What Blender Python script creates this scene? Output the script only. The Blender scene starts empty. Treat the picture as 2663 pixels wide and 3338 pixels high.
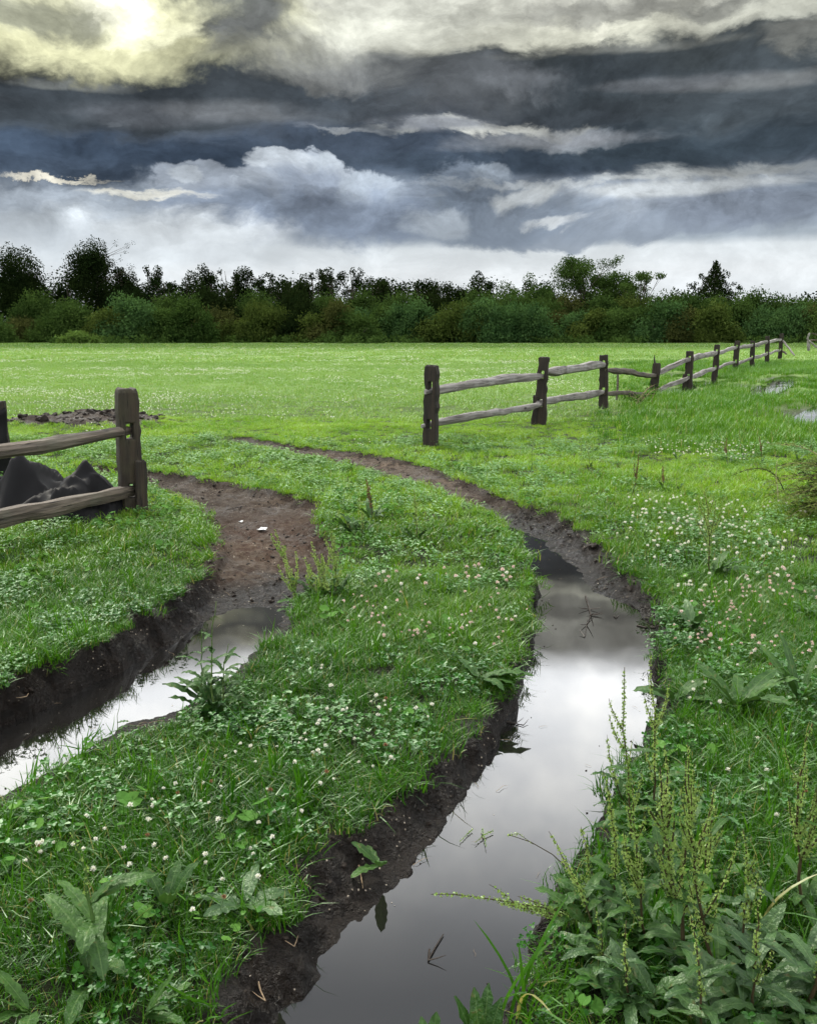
import bpy, math, random
import numpy as np
from math import sin, cos, tan, atan, atan2, pi, radians, sqrt

random.seed(7); RNG = np.random.default_rng(7)
SC = bpy.context.scene; COL = SC.collection

# ------------------------------------------------------------------ camera
F, CX, CY, HZ, EYE = 2870.0, 1331.5, 1669.0, 1078.0, 1.45
PITCH = math.atan((CY - HZ) / F)
cam = bpy.data.cameras.new('camera'); cam.sensor_fit = 'VERTICAL'; cam.sensor_height = 24.0
cam.lens = 24.0 * F / 3338.0; cam.clip_start = 0.05; cam.clip_end = 5000
cam_ob = bpy.data.objects.new('camera', cam); COL.objects.link(cam_ob)
cam_ob.location = (0, 0, EYE); cam_ob.rotation_euler = (pi / 2 - PITCH, 0, 0); SC.camera = cam_ob

def ray(px, py):
    u = (np.asarray(px, float) - CX) / F; v = (CY - np.asarray(py, float)) / F
    return u, cos(PITCH) + v * sin(PITCH), v * cos(PITCH) - sin(PITCH)
def G(px, py, z=0.0):
    """where the sight line of a photo pixel meets the level z"""
    x, y, dz = ray(px, py); t = (z - EYE) / dz
    return np.array([x * t, y * t, np.zeros_like(t) + z]).T
def V(px, py, Y):
    """where it meets the upright plane at distance Y"""
    x, y, dz = ray(px, py); t = Y / y
    return np.array([float(x * t), Y, float(EYE + dz * t)])
def A(pts, sc=1.0, o=(0, 0)):
    return [(o[0] + p[0] * sc, o[1] + p[1] * sc) for p in pts]

# ------------------------------------------------------------------ noise
_T = np.random.default_rng(3).random((256, 256))
def vnoise(x, y):
    xi = np.floor(x).astype(int); yi = np.floor(y).astype(int); fx = x - xi; fy = y - yi
    fx = fx * fx * (3 - 2 * fx); fy = fy * fy * (3 - 2 * fy)
    a = _T[xi & 255, yi & 255]; b = _T[(xi + 1) & 255, yi & 255]; c = _T[xi & 255, (yi + 1) & 255]; d = _T[(xi + 1) & 255, (yi + 1) & 255]
    return (a * (1 - fx) + b * fx) * (1 - fy) + (c * (1 - fx) + d * fx) * fy - 0.5
def fbm(x, y, s=1.0, n=4):
    r = 0; a = 1.0
    for k in range(n):
        r = r + a * vnoise(x * s + 17.3 * k, y * s - 9.1 * k); s *= 2.07; a *= 0.5
    return r
def sstep(a, b, x):
    t = np.clip((x - a) / (b - a), 0, 1); return t * t * (3 - 2 * t)
def lerp(a, b, t): return a + (b - a) * t

# ------------------------------------------------------------------ outlines of the ruts (photo pixels on the ground)
K = 2663 / 1720.0
def poly_world(pts, z):
    P = G([p[0] for p in pts], [p[1] for p in pts], z)[:, :2]
    for _ in range(1):                       # corner cutting
        Q = np.roll(P, -1, 0); P = np.stack([P * .75 + Q * .25, P * .25 + Q * .75], 1).reshape(-1, 2)
    return P
WZ, WZ2 = -0.10, -0.16
M1 = A([(250,2600),(430,2156),(500,2020),(590,1920),(690,1780),(820,1680),(950,1570),(1030,1470),(1092,1370),(1120,1280),(1112,1180),(1062,1110),(990,1068),(900,1028),(800,993),(700,970),(600,955),(520,940),(440,923),
        (480,918),(560,925),(640,940),(740,950),(830,962),(920,983),(1000,1018),(1100,1060),(1180,1085),(1240,1130),(1300,1168),(1388,1250),(1393,1300),(1400,1380),(1412,1450),(1402,1500),(1375,1600),(1335,1690),(1262,1800),(1222,1900),(1180,1980),(1140,2060),(1110,2156),(1040,2600)], K)
W1 = A([(480,2600),(575,2156),(640,2085),(700,2010),(780,1915),(860,1835),(930,1755),(985,1680),(1035,1560),(1095,1460),(1115,1390),(1128,1300),(1118,1210),(1092,1150),(1046,1102),(1080,1112),(1145,1140),(1200,1190),(1240,1240),(1300,1268),(1372,1290),(1385,1380),(1388,1450),(1372,1520),(1330,1600),(1290,1700),(1240,1800),(1195,1870),(1150,1950),(1105,2050),(1060,2156),(980,2600)], K)
M2 = A([(-300,1600),(0,1440),(60,1405),(150,1370),(240,1330),(330,1280),(400,1230),(440,1180),(442,1130),(420,1080),(370,1050),(330,1030),(300,1012),(240,1000),(160,992),
        (190,978),(320,988),(420,1002),(520,1020),(620,1043),(690,1062),(672,1095),(700,1130),(725,1180),(700,1225),(645,1275),(635,1320),(580,1368),(512,1422),(440,1478),(315,1540),(160,1608),(0,1690),(-300,1835)], K)
W2 = A([(-300,1675),(0,1535),(100,1490),(200,1440),(300,1390),(400,1335),(440,1310),(490,1278),(592,1284),(588,1320),(556,1355),(505,1402),(445,1452),(345,1505),(250,1545),(158,1590),(64,1640),(0,1676),(-300,1812)], K)
PUD = [A([(1080,880),(1200,775),(1330,722),(1540,688),(1480,762),(1330,835),(1200,875)], .3273, (2100,1000)),
       A([(1520,1135),(1600,1070),(1720,1015),(1900,1000),(1900,1150),(1720,1165),(1600,1160)], .3273, (2100,1000)),
       A([(170,870),(260,825),(380,800),(500,740),(540,745),(540,780),(460,820),(300,850)], .3273, (2100,1000)),
       A([(290,690),(330,672),(400,668),(400,695),(330,702)], .3273, (2100,1000))]
PZ = -0.045
pm1, pm2 = poly_world(M1, 0), poly_world(M2, 0); pw1, pw2 = poly_world(W1, WZ), poly_world(W2, WZ2)
pp = [poly_world(p, PZ) for p in PUD]
def sdist(P, x, y):
    """signed distance, positive inside"""
    d2 = np.full(x.shape, 1e18); ins = np.zeros(x.shape, bool); n = len(P)
    for i in range(n):
        ax, ay = P[i]; bx, by = P[(i + 1) % n]; ex, ey = bx - ax, by - ay; L = ex * ex + ey * ey + 1e-12
        t = np.clip(((x - ax) * ex + (y - ay) * ey) / L, 0, 1)
        d2 = np.minimum(d2, (x - ax - t * ex) ** 2 + (y - ay - t * ey) ** 2)
        if ay != by:
            c = (ay > y) != (by > y); ins ^= c & (x < ex * (y - ay) / (ey) + ax)
    d = np.sqrt(d2); return np.where(ins, d, -d)
def fields(x, y):
    """(dM, dW, dP): how far inside the mud, the rut water, the marsh puddles"""
    dM = np.full(x.shape, -9.0); dW = np.full(x.shape, -9.0); dP = np.full(x.shape, -9.0); wl = np.full(x.shape, WZ)
    near = (y < 22) & (y > -2)
    if near.any():
        X, Y = x[near], y[near]; wx = fbm(X, Y, 7, 4) * .10; wy = fbm(X + 40, Y, 7, 4) * .10
        a1, a2 = sdist(pm1, X + wx, Y + wy), sdist(pm2, X + wx, Y + wy); dM[near] = np.maximum(a1, a2); wl[near] = np.where(a2 > a1, WZ2, WZ)
        dW[near] = np.maximum(sdist(pw1, X + wx * .5, Y + wy * .5), sdist(pw2, X + wx * .5, Y + wy * .5))
    far = (y > 9) & (x > 4)
    if far.any():
        X, Y = x[far], y[far]; wx = fbm(X, Y, 1.3, 3) * .9; wy = fbm(X + 9, Y, 1.3, 3) * .9
        r = np.full(X.shape, -9.0)
        for P in pp: r = np.maximum(r, sdist(P, X + wx, Y + wy))
        dP[far] = r
    return dM, dW, dP, wl
MOUND = G(350, 1372)[:2]; MOUND2 = G(205, 1385)[:2]
def mound(x, y):
    n = fbm(x, y, 2.0, 3) * .7
    a = np.exp(-(((x - MOUND[0]) / .95) ** 2 + ((y - MOUND[1]) / .7) ** 2)) + .6 * np.exp(-(((x - MOUND2[0]) / 1.3) ** 2 + ((y - MOUND2[1]) / .45) ** 2))
    return np.clip(a * (1 + n), 0, 1)
def height(x, y, f=None):
    dM, dW, dP, wz = f or fields(x, y)
    h = 0.05 * fbm(x, y, .45, 3) * sstep(2, 8, y) + 0.02 * fbm(x, y, 2.2, 3)
    a = np.clip(dM, 0, None); b = np.clip(-dW, 0, None)
    t = a / (a + b + 1e-4)
    m = sstep(-.03, .05, dM)
    far = sstep(1.2, .5, b)                                    # close to standing water the bank is cut deep
    prof = lerp(.32, .62, far) * sstep(0, .13, a) + lerp(.25, .38, far) * t
    rough = fbm(x, y, 6, 4) * .040 + fbm(x, y, 31, 3) * .018 - .018 * np.abs(fbm(x, y, 13, 2))
    hm = wz * prof + rough * sstep(0, .08, a) * (.35 + .65 * sstep(0, .12, b))
    hm = np.where(b > .015, np.maximum(hm, wz + .004 * sstep(0, .1, b)), hm)
    hw = wz - .004 - np.clip(dW, 0, .25) * .35 + rough * .15
    h = h * (1 - m) + np.where(dW > 0, hw, hm) * m
    h = h + mound(x, y) * (.16 + .08 * fbm(x, y, 6, 3))
    h = h - .17 * sstep(-.8, .4, dP)
    return h

# ------------------------------------------------------------------ material helpers
def s2l(c):
    return tuple((v / 255 / 12.92 if v <= 10.3 else ((v / 255 + .055) / 1.055) ** 2.4) for v in c)
class NT:
    def __init__(s, tree): s.t = tree; s.n = tree.nodes; s.l = tree.links
    def new(s, ty, **k):
        o = s.n.new(ty)
        for a, b in k.items(): setattr(o, a, b)
        return o
    def put(s, sock, v):
        if hasattr(v, 'is_output'): s.l.new(v, sock)
        elif isinstance(v, (tuple, list)) and sock.type == 'RGBA': sock.default_value = (*v[:3], 1)
        else: sock.default_value = v
    def math(s, op, a, b=0.0, c=0.0, clamp=False):
        o = s.new('ShaderNodeMath', operation=op, use_clamp=clamp)
        for k, v in enumerate((a, b, c)): s.put(o.inputs[k], v)
        return o.outputs[0]
    def mix(s, f, a, b, mode='MIX'):
        o = s.new('ShaderNodeMix', data_type='RGBA', blend_type=mode)
        s.put(o.inputs[0], f); s.put(o.inputs[6], a); s.put(o.inputs[7], b); return o.outputs[2]
    def noise(s, vec, scale, det=3.0, rough=.55, col=False, dist=0.0):
        o = s.new('ShaderNodeTexNoise', noise_dimensions=getattr(s, 'dim', '3D')); s.put(o.inputs['Vector'], vec)
        o.inputs['Scale'].default_value = scale; o.inputs['Detail'].default_value = det
        o.inputs['Roughness'].default_value = rough; o.inputs['Distortion'].default_value = dist
        return o.outputs['Color' if col else 'Fac']
    def step(s, v, a, b, smooth=True):
        o = s.new('ShaderNodeMapRange', interpolation_type='SMOOTHSTEP' if smooth else 'LINEAR')
        s.put(o.inputs[0], v); s.put(o.inputs[1], a); s.put(o.inputs[2], b); return o.outputs[0]
    def attr(s, name): return s.new('ShaderNodeAttribute', attribute_name=name)
    def vmul(s, v, m):
        o = s.new('ShaderNodeVectorMath', operation='MULTIPLY'); s.put(o.inputs[0], v); o.inputs[1].default_value = m; return o.outputs[0]
    def vadd(s, v, w):
        o = s.new('ShaderNodeVectorMath', operation='ADD'); s.put(o.inputs[0], v); s.put(o.inputs[1], w); return o.outputs[0]
    def bump(s, h, strength, dist):
        o = s.new('ShaderNodeBump'); s.put(o.inputs['Height'], h); o.inputs['Strength'].default_value = strength
        o.inputs['Distance'].default_value = dist; return o.outputs[0]
def material(name):
    m = bpy.data.materials.new(name); m.use_nodes = True; t = NT(m.node_tree)
    p = m.node_tree.nodes['Principled BSDF']; return m, t, p
def leafmat(name, c1, c2, c3=None, trans=.35, gloss=.05, rough=.45, wscale=.6, field=None, veins=False):
    """thin leaf: diffuse + light coming through + a little sheen; colour varies per leaf and over the ground; field paints light and shade in by distance"""
    m = bpy.data.materials.new(name); m.use_nodes = True; t = NT(m.node_tree); t.n.clear()
    geo = t.new('ShaderNodeNewGeometry'); r = t.attr('rnd').outputs['Fac']
    oi = t.new('ShaderNodeObjectInfo').outputs['Random']
    big = t.noise(geo.outputs['Position'], wscale, 3)
    f = t.math('ADD', t.math('MULTIPLY', r, .5), t.math('MULTIPLY', t.step(big, .3, .7), .5))
    f = t.math('ADD', t.math('MULTIPLY', f, .8), t.math('MULTIPLY', oi, .2))
    c = t.mix(f, c1, c2)
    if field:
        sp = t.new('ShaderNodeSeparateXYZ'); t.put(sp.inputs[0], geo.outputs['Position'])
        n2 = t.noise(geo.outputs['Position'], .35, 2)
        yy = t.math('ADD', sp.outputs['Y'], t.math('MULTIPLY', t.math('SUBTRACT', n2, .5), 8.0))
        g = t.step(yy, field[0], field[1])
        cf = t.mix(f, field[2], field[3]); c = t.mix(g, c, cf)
    if c3: c = t.mix(t.step(r, .93, .97), c, c3)
    nm = None
    if veins:
        ac = t.attr('across').outputs['Fac']; P_ = t.new('ShaderNodeTexCoord').outputs['Object']
        bl = t.noise(P_, 45, 4, .65); bl2 = t.noise(P_, 130, 2)
        c = t.mix(t.step(bl, .35, .65), t.mix(.5, c, (.012, .035, .008)), c); c = t.mix(t.math('MULTIPLY', t.step(bl, .60, .68), .5), c, (.13, .09, .035))
        c = t.mix(t.math('MULTIPLY', t.step(ac, .12, .03), .42), c, (.13, .21, .07)); nm = t.bump(t.math('ADD', bl, t.math('MULTIPLY', bl2, .4)), .9, .006)
    d = t.new('ShaderNodeBsdfDiffuse'); t.put(d.inputs[0], c)
    if nm: t.put(d.inputs['Normal'], nm)
    tr = t.new('ShaderNodeBsdfTranslucent'); t.put(tr.inputs[0], t.mix(.5, c, t.mix(1.0, c, (1.0, 1.0, .45), 'MULTIPLY')))
    mx = t.new('ShaderNodeMixShader'); mx.inputs[0].default_value = trans
    t.l.new(d.outputs[0], mx.inputs[1]); t.l.new(tr.outputs[0], mx.inputs[2]); out = mx.outputs[0]
    if gloss:
        gl = t.new('ShaderNodeBsdfGlossy'); gl.inputs['Roughness'].default_value = rough; t.put(gl.inputs[0], (.62, .72, .60))
        if nm: t.put(gl.inputs['Normal'], nm)
        fr = t.new('ShaderNodeLayerWeight'); fr.inputs[0].default_value = .25
        m2 = t.new('ShaderNodeMixShader'); t.put(m2.inputs[0], t.math('ADD', t.math('MULTIPLY', fr.outputs['Fresnel'], .20 if veins else .11), gloss * (.3 if veins else .08), clamp=True))
        t.l.new(out, m2.inputs[1]); t.l.new(gl.outputs[0], m2.inputs[2]); out = m2.outputs[0]
    o = t.new('ShaderNodeOutputMaterial'); t.l.new(out, o.inputs[0]); return m

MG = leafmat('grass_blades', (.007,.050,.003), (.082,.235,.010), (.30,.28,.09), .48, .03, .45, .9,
             field=(3.2, 9.5, (.085,.25,.010), (.31,.48,.035)))  # dark near, brighter farther out: falloff of light put into the blade colour
MGf = leafmat('meadow_grass', (.11,.235,.035), (.26,.40,.095), (.34,.36,.14), .42, .03, .5, .12, field=(62.0, 84.0, (.06,.14,.02), (.14,.24,.04)))  # darker green far band, with the shade before the shrubs put into its colour
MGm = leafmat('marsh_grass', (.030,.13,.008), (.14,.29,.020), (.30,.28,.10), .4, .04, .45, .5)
MC = leafmat('clover_leaf', (.010,.060,.008), (.055,.175,.022), None, .3, .02, .5, 1.2, field=(3.5, 9.0, (.06,.18,.03), (.14,.28,.05)))  # same painted light falloff with distance as the grass blades
MR = leafmat('round_leaf', (.030,.12,.022), (.12,.25,.045), None, .3, .05, .35, 1.5)
MD = leafmat('dock_leaf', (.016,.060,.010), (.070,.155,.028), None, .3, .09, .35, 1.5, veins=True)
MDG = leafmat('dock_leaf_silvery', (.016,.055,.012), (.085,.165,.050), None, .25, .14, .3, 5, veins=True)
MS = leafmat('dock_seeds', (.13,.24,.045), (.38,.49,.15), None, .35, .05, .5, 4)
MSb = leafmat('brown_seeds', (.10,.06,.03), (.22,.13,.07), None, .2, .04, .5, 4)
MST = leafmat('green_stem', (.05,.12,.03), (.12,.17,.05), None, .1, .08, .4, 3)
MSTd = leafmat('dark_stem', (.035,.03,.018), (.08,.06,.03), None, .05, .06, .45, 3)
MSTp = leafmat('straw_stem', (.35,.33,.18), (.55,.52,.32), None, .15, .05, .5, 3)
MPW = leafmat('petal_white', (.70,.70,.60), (.88,.86,.80), None, .3, .02, .5, 9)
MPP = leafmat('petal_pink', (.62,.42,.38), (.85,.70,.66), None, .3, .02, .5, 9)
MPB = leafmat('petal_brown', (.16,.08,.04), (.28,.15,.08), None, .2, .02, .5, 9)
MT = {'dark': leafmat('tree_leaf_dark', (.004,.010,.004), (.020,.032,.009), None, .22, 0, .5, .5),
      'mid': leafmat('tree_leaf_mid', (.014,.034,.009), (.075,.125,.030), None, .25, 0, .5, .4),
      'blue': leafmat('shrub_leaf_bluegreen', (.016,.044,.016), (.090,.165,.052), None, .25, 0, .45, .5),
      'olive': leafmat('shrub_leaf_olive', (.018,.034,.008), (.095,.130,.030), None, .25, 0, .5, .5),
      'brown': leafmat('shrub_leaf_brownish', (.018,.026,.008), (.090,.100,.030), None, .22, 0, .5, .6),
      'light': leafmat('shrub_leaf_light', (.045,.085,.018), (.12,.19,.045), None, .3, 0, .5, .5)}
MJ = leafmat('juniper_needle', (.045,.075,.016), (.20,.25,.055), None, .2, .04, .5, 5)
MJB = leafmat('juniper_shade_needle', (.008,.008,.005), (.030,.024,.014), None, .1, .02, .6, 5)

def mat_bark():
    m, t, p = material('bark'); tc = t.new('ShaderNodeTexCoord').outputs['Object']
    n = t.noise(t.vmul(tc, (6, 6, 1)), 2, 4); t.put(p.inputs['Base Color'], t.mix(n, (.03, .024, .018), (.09, .075, .055)))
    p.inputs['Roughness'].default_value = .9; return m
MBARK = mat_bark()
def mat_wood(name, dark, light, weather, axis, wamt=.5):
    """split timber: grain along one local axis, blotches, weathered silver upper faces"""
    m, t, p = material(name); tc = t.new('ShaderNodeTexCoord').outputs['Object']
    sc = [26, 26, 26]; sc[axis] = 1.6
    rnd = t.new('ShaderNodeObjectInfo').outputs['Random']
    off = t.new('ShaderNodeCombineXYZ'); t.put(off.inputs[0], t.math('MULTIPLY', rnd, 37.0)); t.put(off.inputs[1], t.math('MULTIPLY', rnd, 19.0))
    v = t.vadd(tc, off.outputs[0])
    g = t.noise(t.vmul(v, sc), 1.0, 5, .6, dist=.4); g2 = t.noise(t.vmul(v, [q * 3 for q in sc]), 1.0, 3)
    blot = t.noise(v, 3.5, 4)
    c = t.mix(t.step(g, .32, .68), dark, light)
    c = t.mix(t.math('MULTIPLY', t.step(blot, .45, .7), wamt), c, weather)
    crack = t.step(g2, .30, .40); c = t.mix(crack, tuple(q * .3 for q in dark), c)
    kn = t.new('ShaderNodeTexVoronoi'); t.put(kn.inputs['Vector'], t.vmul(v, (3, 3, 3) if axis == 2 else (2.2, 5, 5))); kn.inputs['Scale'].default_value = 1
    c = t.mix(t.step(kn.outputs['Distance'], .06, .13), tuple(q * .45 for q in dark), c)
    t.put(p.inputs['Base Color'], c); p.inputs['Roughness'].default_value = .82
    h = t.math('ADD', g, t.math('MULTIPLY', g2, .6)); t.put(p.inputs['Normal'], t.bump(h, .9, .012)); return m
MWP = mat_wood('post_wood', (.008,.0055,.0037), (.027,.018,.011), (.040,.032,.018), 2, .35)
MWPn = mat_wood('mossy_post_wood', (.011,.0075,.0045), (.038,.026,.015), (.042,.038,.018), 2, .6)
MWR = mat_wood('rail_wood', (.085,.075,.068), (.25,.23,.215), (.32,.31,.30), 0, .5)
MWRd = mat_wood('dark_rail_wood', (.028,.021,.014), (.085,.065,.045), (.14,.12,.09), 0, .4)
MWRn = mat_wood('brown_rail_wood', (.045,.035,.026), (.15,.12,.092), (.10,.10,.07), 0, .45)

def mat_fabric():
    m, t, p = material('black_fabric'); tc = t.new('ShaderNodeTexCoord').outputs['Object']
    n = t.noise(tc, 5, 4); w = t.noise(t.vmul(tc, (180, 180, 180)), 1, 2)
    t.put(p.inputs['Base Color'], t.mix(n, (.004, .004, .0045), (.014, .0135, .0145))); p.inputs['Roughness'].default_value = .6; p.inputs['Specular IOR Level'].default_value = .12
    t.put(p.inputs['Normal'], t.bump(w, .3, .002)); return m
MF = mat_fabric()

def mat_terrain():
    m, t, p = material('ground'); pos = t.new('ShaderNodeNewGeometry').outputs['Position']
    mud = t.attr('mud').outputs['Fac']; wet = t.attr('wet').outputs['Fac']; far = t.attr('far').outputs['Fac']; red = t.attr('red').outputs['Fac']
    n1 = t.noise(pos, 2.4, 5, .6); n2 = t.noise(pos, 14, 5, .65); n3 = t.noise(pos, 70, 4, .6); n4 = t.noise(pos, 260, 2, .5)
    soil = t.mix(n2, (.008, .010, .004), (.022, .030, .008))
    sy = t.new('ShaderNodeSeparateXYZ'); t.put(sy.inputs[0], pos)
    green = t.mix(t.step(sy.outputs['Y'], 62, 84), t.mix(t.noise(pos, .35, 4, .6), (.10, .19, .04), (.21, .31, .09)), (.05, .11, .018))  # ground green darkened at the far end, shrub-side shade put into the colour
    grassy = t.mix(far, soil, green)
    dry = t.mix(t.step(n1, .35, .65), (.024, .0155, .010), (.078, .053, .035))
    dry = t.mix(t.math('MULTIPLY', t.step(t.noise(pos, 6.5, 6, .7), .52, .40), .75), dry, (.018, .012, .008))
    dry = t.mix(t.step(n3, .35, .7), t.mix(.55, dry, (.02, .013, .009)), dry)
    dry = t.mix(t.math('MULTIPLY', red, .55), dry, (.085, .044, .028)); sand = t.attr('sand').outputs['Fac']; dry = t.mix(t.math('MULTIPLY', sand, t.step(n2, .35, .65)), dry, (.13, .095, .066))
    wetc = t.mix(t.step(n2, .3, .7), (.0045, .0032, .0024), (.015, .0105, .0075))
    wt = t.math('ADD', t.math('ADD', wet, t.math('MULTIPLY', t.math('SUBTRACT', n1, .38), 2.0)), t.math('MULTIPLY', t.math('SUBTRACT', n2, .5), 1.3), clamp=True)
    mc = t.mix(wt, dry, wetc)
    vo = t.new('ShaderNodeTexVoronoi'); t.put(vo.inputs['Vector'], pos); vo.inputs['Scale'].default_value = 42
    chip = t.math('MULTIPLY', t.step(vo.outputs['Distance'], .16, .10), t.step(t.noise(pos, 7, 3), .5, .62))
    mc = t.mix(chip, mc, (.42, .36, .28))
    t.put(p.inputs['Base Color'], t.mix(mud, grassy, mc))
    rr = t.mix(wt, (.95, .95, .95), t.mix(t.step(n1, .4, .6), (.50, .50, .50), (.24, .24, .24)))
    t.put(p.inputs['Roughness'], t.mix(mud, (1, 1, 1), rr)); p.inputs['Specular IOR Level'].default_value = .22
    h = t.math('ADD', t.math('MULTIPLY', n2, 1.0), t.math('ADD', t.math('MULTIPLY', n3, .5), t.math('MULTIPLY', n4, .16)))
    t.put(p.inputs['Normal'], t.bump(h, 1.0, .045)); return m
def mat_water():
    m, t, p = material('muddy_water'); pos = t.new('ShaderNodeNewGeometry').outputs['Position']
    t.put(p.inputs['Base Color'], t.mix(t.noise(pos, 1.2, 3), (.006, .0055, .005), (.012, .011, .010)))
    p.inputs['Roughness'].default_value = .03; p.inputs['IOR'].default_value = 1.85
    p.inputs['Coat Weight'].default_value = .0; p.inputs['Coat IOR'].default_value = 1.6; p.inputs['Coat Roughness'].default_value = .03
    h = t.noise(pos, 2.2, 1)
    t.put(p.inputs['Normal'], t.bump(h, .12, .01)); t.put(p.inputs['Coat Normal'], t.bump(h, .12, .01)); return m
def plain(name, c, rough=.8):
    m, t, p = material(name); pos = t.new('ShaderNodeTexCoord').outputs['Object']
    t.put(p.inputs['Base Color'], t.mix(t.noise(pos, 60, 3), tuple(q * .6 for q in c), c)); p.inputs['Roughness'].default_value = rough; p.inputs['Specular IOR Level'].default_value = .2
    return m
MTERR, MWAT = mat_terrain(), mat_water()
MCLOD = plain('mud_clod', (.020, .014, .010), .7); MCHIP = plain('pale_chip', (.50, .44, .36), .8); MPAPER = plain('paper', (.75, .76, .76), .6)
MTWIG = plain('twig', (.30, .22, .14), .8); MTWIGd = plain('wet_twig', (.035, .026, .02), .5)

# ------------------------------------------------------------------ mesh helpers
class MB:
    """collects faces; each vertex carries a random value for its leaf or blade"""
    def __init__(s): s.v = []; s.f = []; s.m = []; s.r = []; s.u = []; s.n = 0
    def add(s, verts, faces, mi=0, r=None, u=None):
        r = random.random() if r is None else r
        s.v.extend([tuple(q) for q in verts]); s.f.extend([tuple(i + s.n for i in f) for f in faces]); s.m.extend([mi] * len(faces))
        s.r.extend([r] * len(verts)); s.u.extend(u or [0.5] * len(verts)); s.n += len(verts)
    def mesh(s, name, mats, smooth=False):
        me = bpy.data.meshes.new(name); me.from_pydata(s.v, [], s.f)
        for q in (mats if isinstance(mats, (list, tuple)) else [mats]): me.materials.append(q)
        me.polygons.foreach_set('material_index', s.m)
        if smooth: me.polygons.foreach_set('use_smooth', [True] * len(s.f))
        a = me.attributes.new('rnd', 'FLOAT', 'POINT'); a.data.foreach_set('value', s.r)
        a = me.attributes.new('across', 'FLOAT', 'POINT'); a.data.foreach_set('value', s.u); me.update(); return me
    def obj(s, name, mats, parent=None, smooth=False, link=True):
        o = bpy.data.objects.new(name, s.mesh(name, mats, smooth))
        if link: COL.objects.link(o)
        if parent: o.parent = parent
        return o
def tag(o, label=None, cat=None, group=None, kind=None):
    for k, v in (('label', label), ('category', cat), ('group', group), ('kind', kind)):
        if v: o[k] = v
    return o
def empty(name, loc, label, cat, group=None):
    o = bpy.data.objects.new(name, None); COL.objects.link(o); o.location = [float(q) for q in loc]; o.empty_display_size = .1
    return tag(o, label, cat, group)
def nrm(v): v = np.asarray(v, float); return v / (np.linalg.norm(v) + 1e-12)
def tube(mb, path, radii, seg=6, mi=0, r=None, cap=True):
    P = [np.asarray(p, float) for p in path]; V_ = []; Fc = []
    up = np.array([.13, .31, .94]); u0 = None
    for i, p in enumerate(P):
        d = nrm(P[min(i + 1, len(P) - 1)] - P[max(i - 1, 0)])
        a = np.cross(d, up if abs(d @ up) < .95 else np.array([1, 0, 0])); a = nrm(a) if u0 is None else nrm(u0 - d * (u0 @ d)); u0 = a
        b = np.cross(d, a)
        for k in range(seg):
            th = 2 * pi * k / seg; V_.append(p + (a * cos(th) + b * sin(th)) * radii[i])
    for i in range(len(P) - 1):
        for k in range(seg):
            k2 = (k + 1) % seg; Fc.append((i * seg + k, i * seg + k2, (i + 1) * seg + k2, (i + 1) * seg + k))
    if cap: Fc.append(tuple(range(seg))[::-1]); Fc.append(tuple((len(P) - 1) * seg + k for k in range(seg)))
    mb.add(V_, Fc, mi, r)

# ------------------------------------------------------------------ terrain: one sheet out past the trees
py = np.concatenate([np.linspace(1083, 1200, 50, False), np.linspace(1200, 2400, 440, False), np.linspace(2400, 3500, 270)])
_, yy, zz = ray(0, py); ds = (EYE / -zz * yy)
ds = np.concatenate([[900, 600], ds, np.linspace(ds[-1] - .05, -3, 30)])[::-1]
ts = np.concatenate([np.linspace(-4, -.62, 30, False), np.linspace(-.62, .62, 700), np.linspace(.62, 4, 31)[1:]])
Dg, Tg = np.meshgrid(ds, ts, indexing='ij')
Xg = Tg * np.maximum(Dg, 1.3); Yg = Dg
f_ = fields(Xg.ravel(), Yg.ravel()); Hg = height(Xg.ravel(), Yg.ravel(), f_)
Hg = Hg - np.clip(Dg.ravel() - 300, 0, None) * .002
nr, nc = Dg.shape; vid = np.arange(nr * nc).reshape(nr, nc)
quads = np.stack([vid[:-1, :-1], vid[:-1, 1:], vid[1:, 1:], vid[1:, :-1]], -1).reshape(-1, 4)
me = bpy.data.meshes.new('ground'); me.vertices.add(nr * nc); me.vertices.foreach_set('co', np.stack([Xg.ravel(), Yg.ravel(), Hg], 1).ravel())
me.loops.add(quads.size); me.loops.foreach_set('vertex_index', quads.ravel()); me.polygons.add(len(quads))
me.polygons.foreach_set('loop_start', np.arange(0, quads.size, 4)); me.polygons.foreach_set('use_smooth', np.ones(len(quads), bool))
me.update(); me.validate(); me.materials.append(MTERR)
def setattrf(me, n, v): a = me.attributes.new(n, 'FLOAT', 'POINT'); a.data.foreach_set('value', np.asarray(v, np.float32))
xr, yr = Xg.ravel(), Yg.ravel(); mo = mound(xr, yr)
setattrf(me, 'mud', np.clip(np.maximum(np.maximum(sstep(-.05, .01, f_[0]), sstep(.25, .5, mo)), .9 * sstep(-.7, -.1, f_[2])), 0, 1))
wetv = np.maximum(sstep(.60, .92, Hg / f_[3]) * (f_[0] > 0), sstep(-.55, -.08, f_[1])); wetv = np.maximum(wetv, sstep(-.9, -.3, f_[2]))
setattrf(me, 'wet', np.clip(wetv, 0, 1)); setattrf(me, 'far', sstep(9, 26, yr))
rc = G(880, 1730)[:2]; setattrf(me, 'red', np.exp(-(((xr - rc[0]) / .55) ** 2 + ((yr - rc[1]) / .9) ** 2)))
sc_ = G(1230, 1530)[:2]; sc2 = G(830, 1790)[:2]; setattrf(me, 'sand', np.clip(np.exp(-(((xr - sc_[0]) / 1.6) ** 2 + ((yr - sc_[1]) / 2.2) ** 2)) * 1.3 * sstep(.05, .18, f_[0]) + .8 * sstep(.42, .30, np.sqrt((xr - sc2[0]) ** 2 + ((yr - sc2[1]) * .7) ** 2) + .12 * fbm(xr, yr, 5, 3)), 0, 1))
gr = bpy.data.objects.new('ground', me); COL.objects.link(gr); tag(gr, kind='structure')

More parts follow.
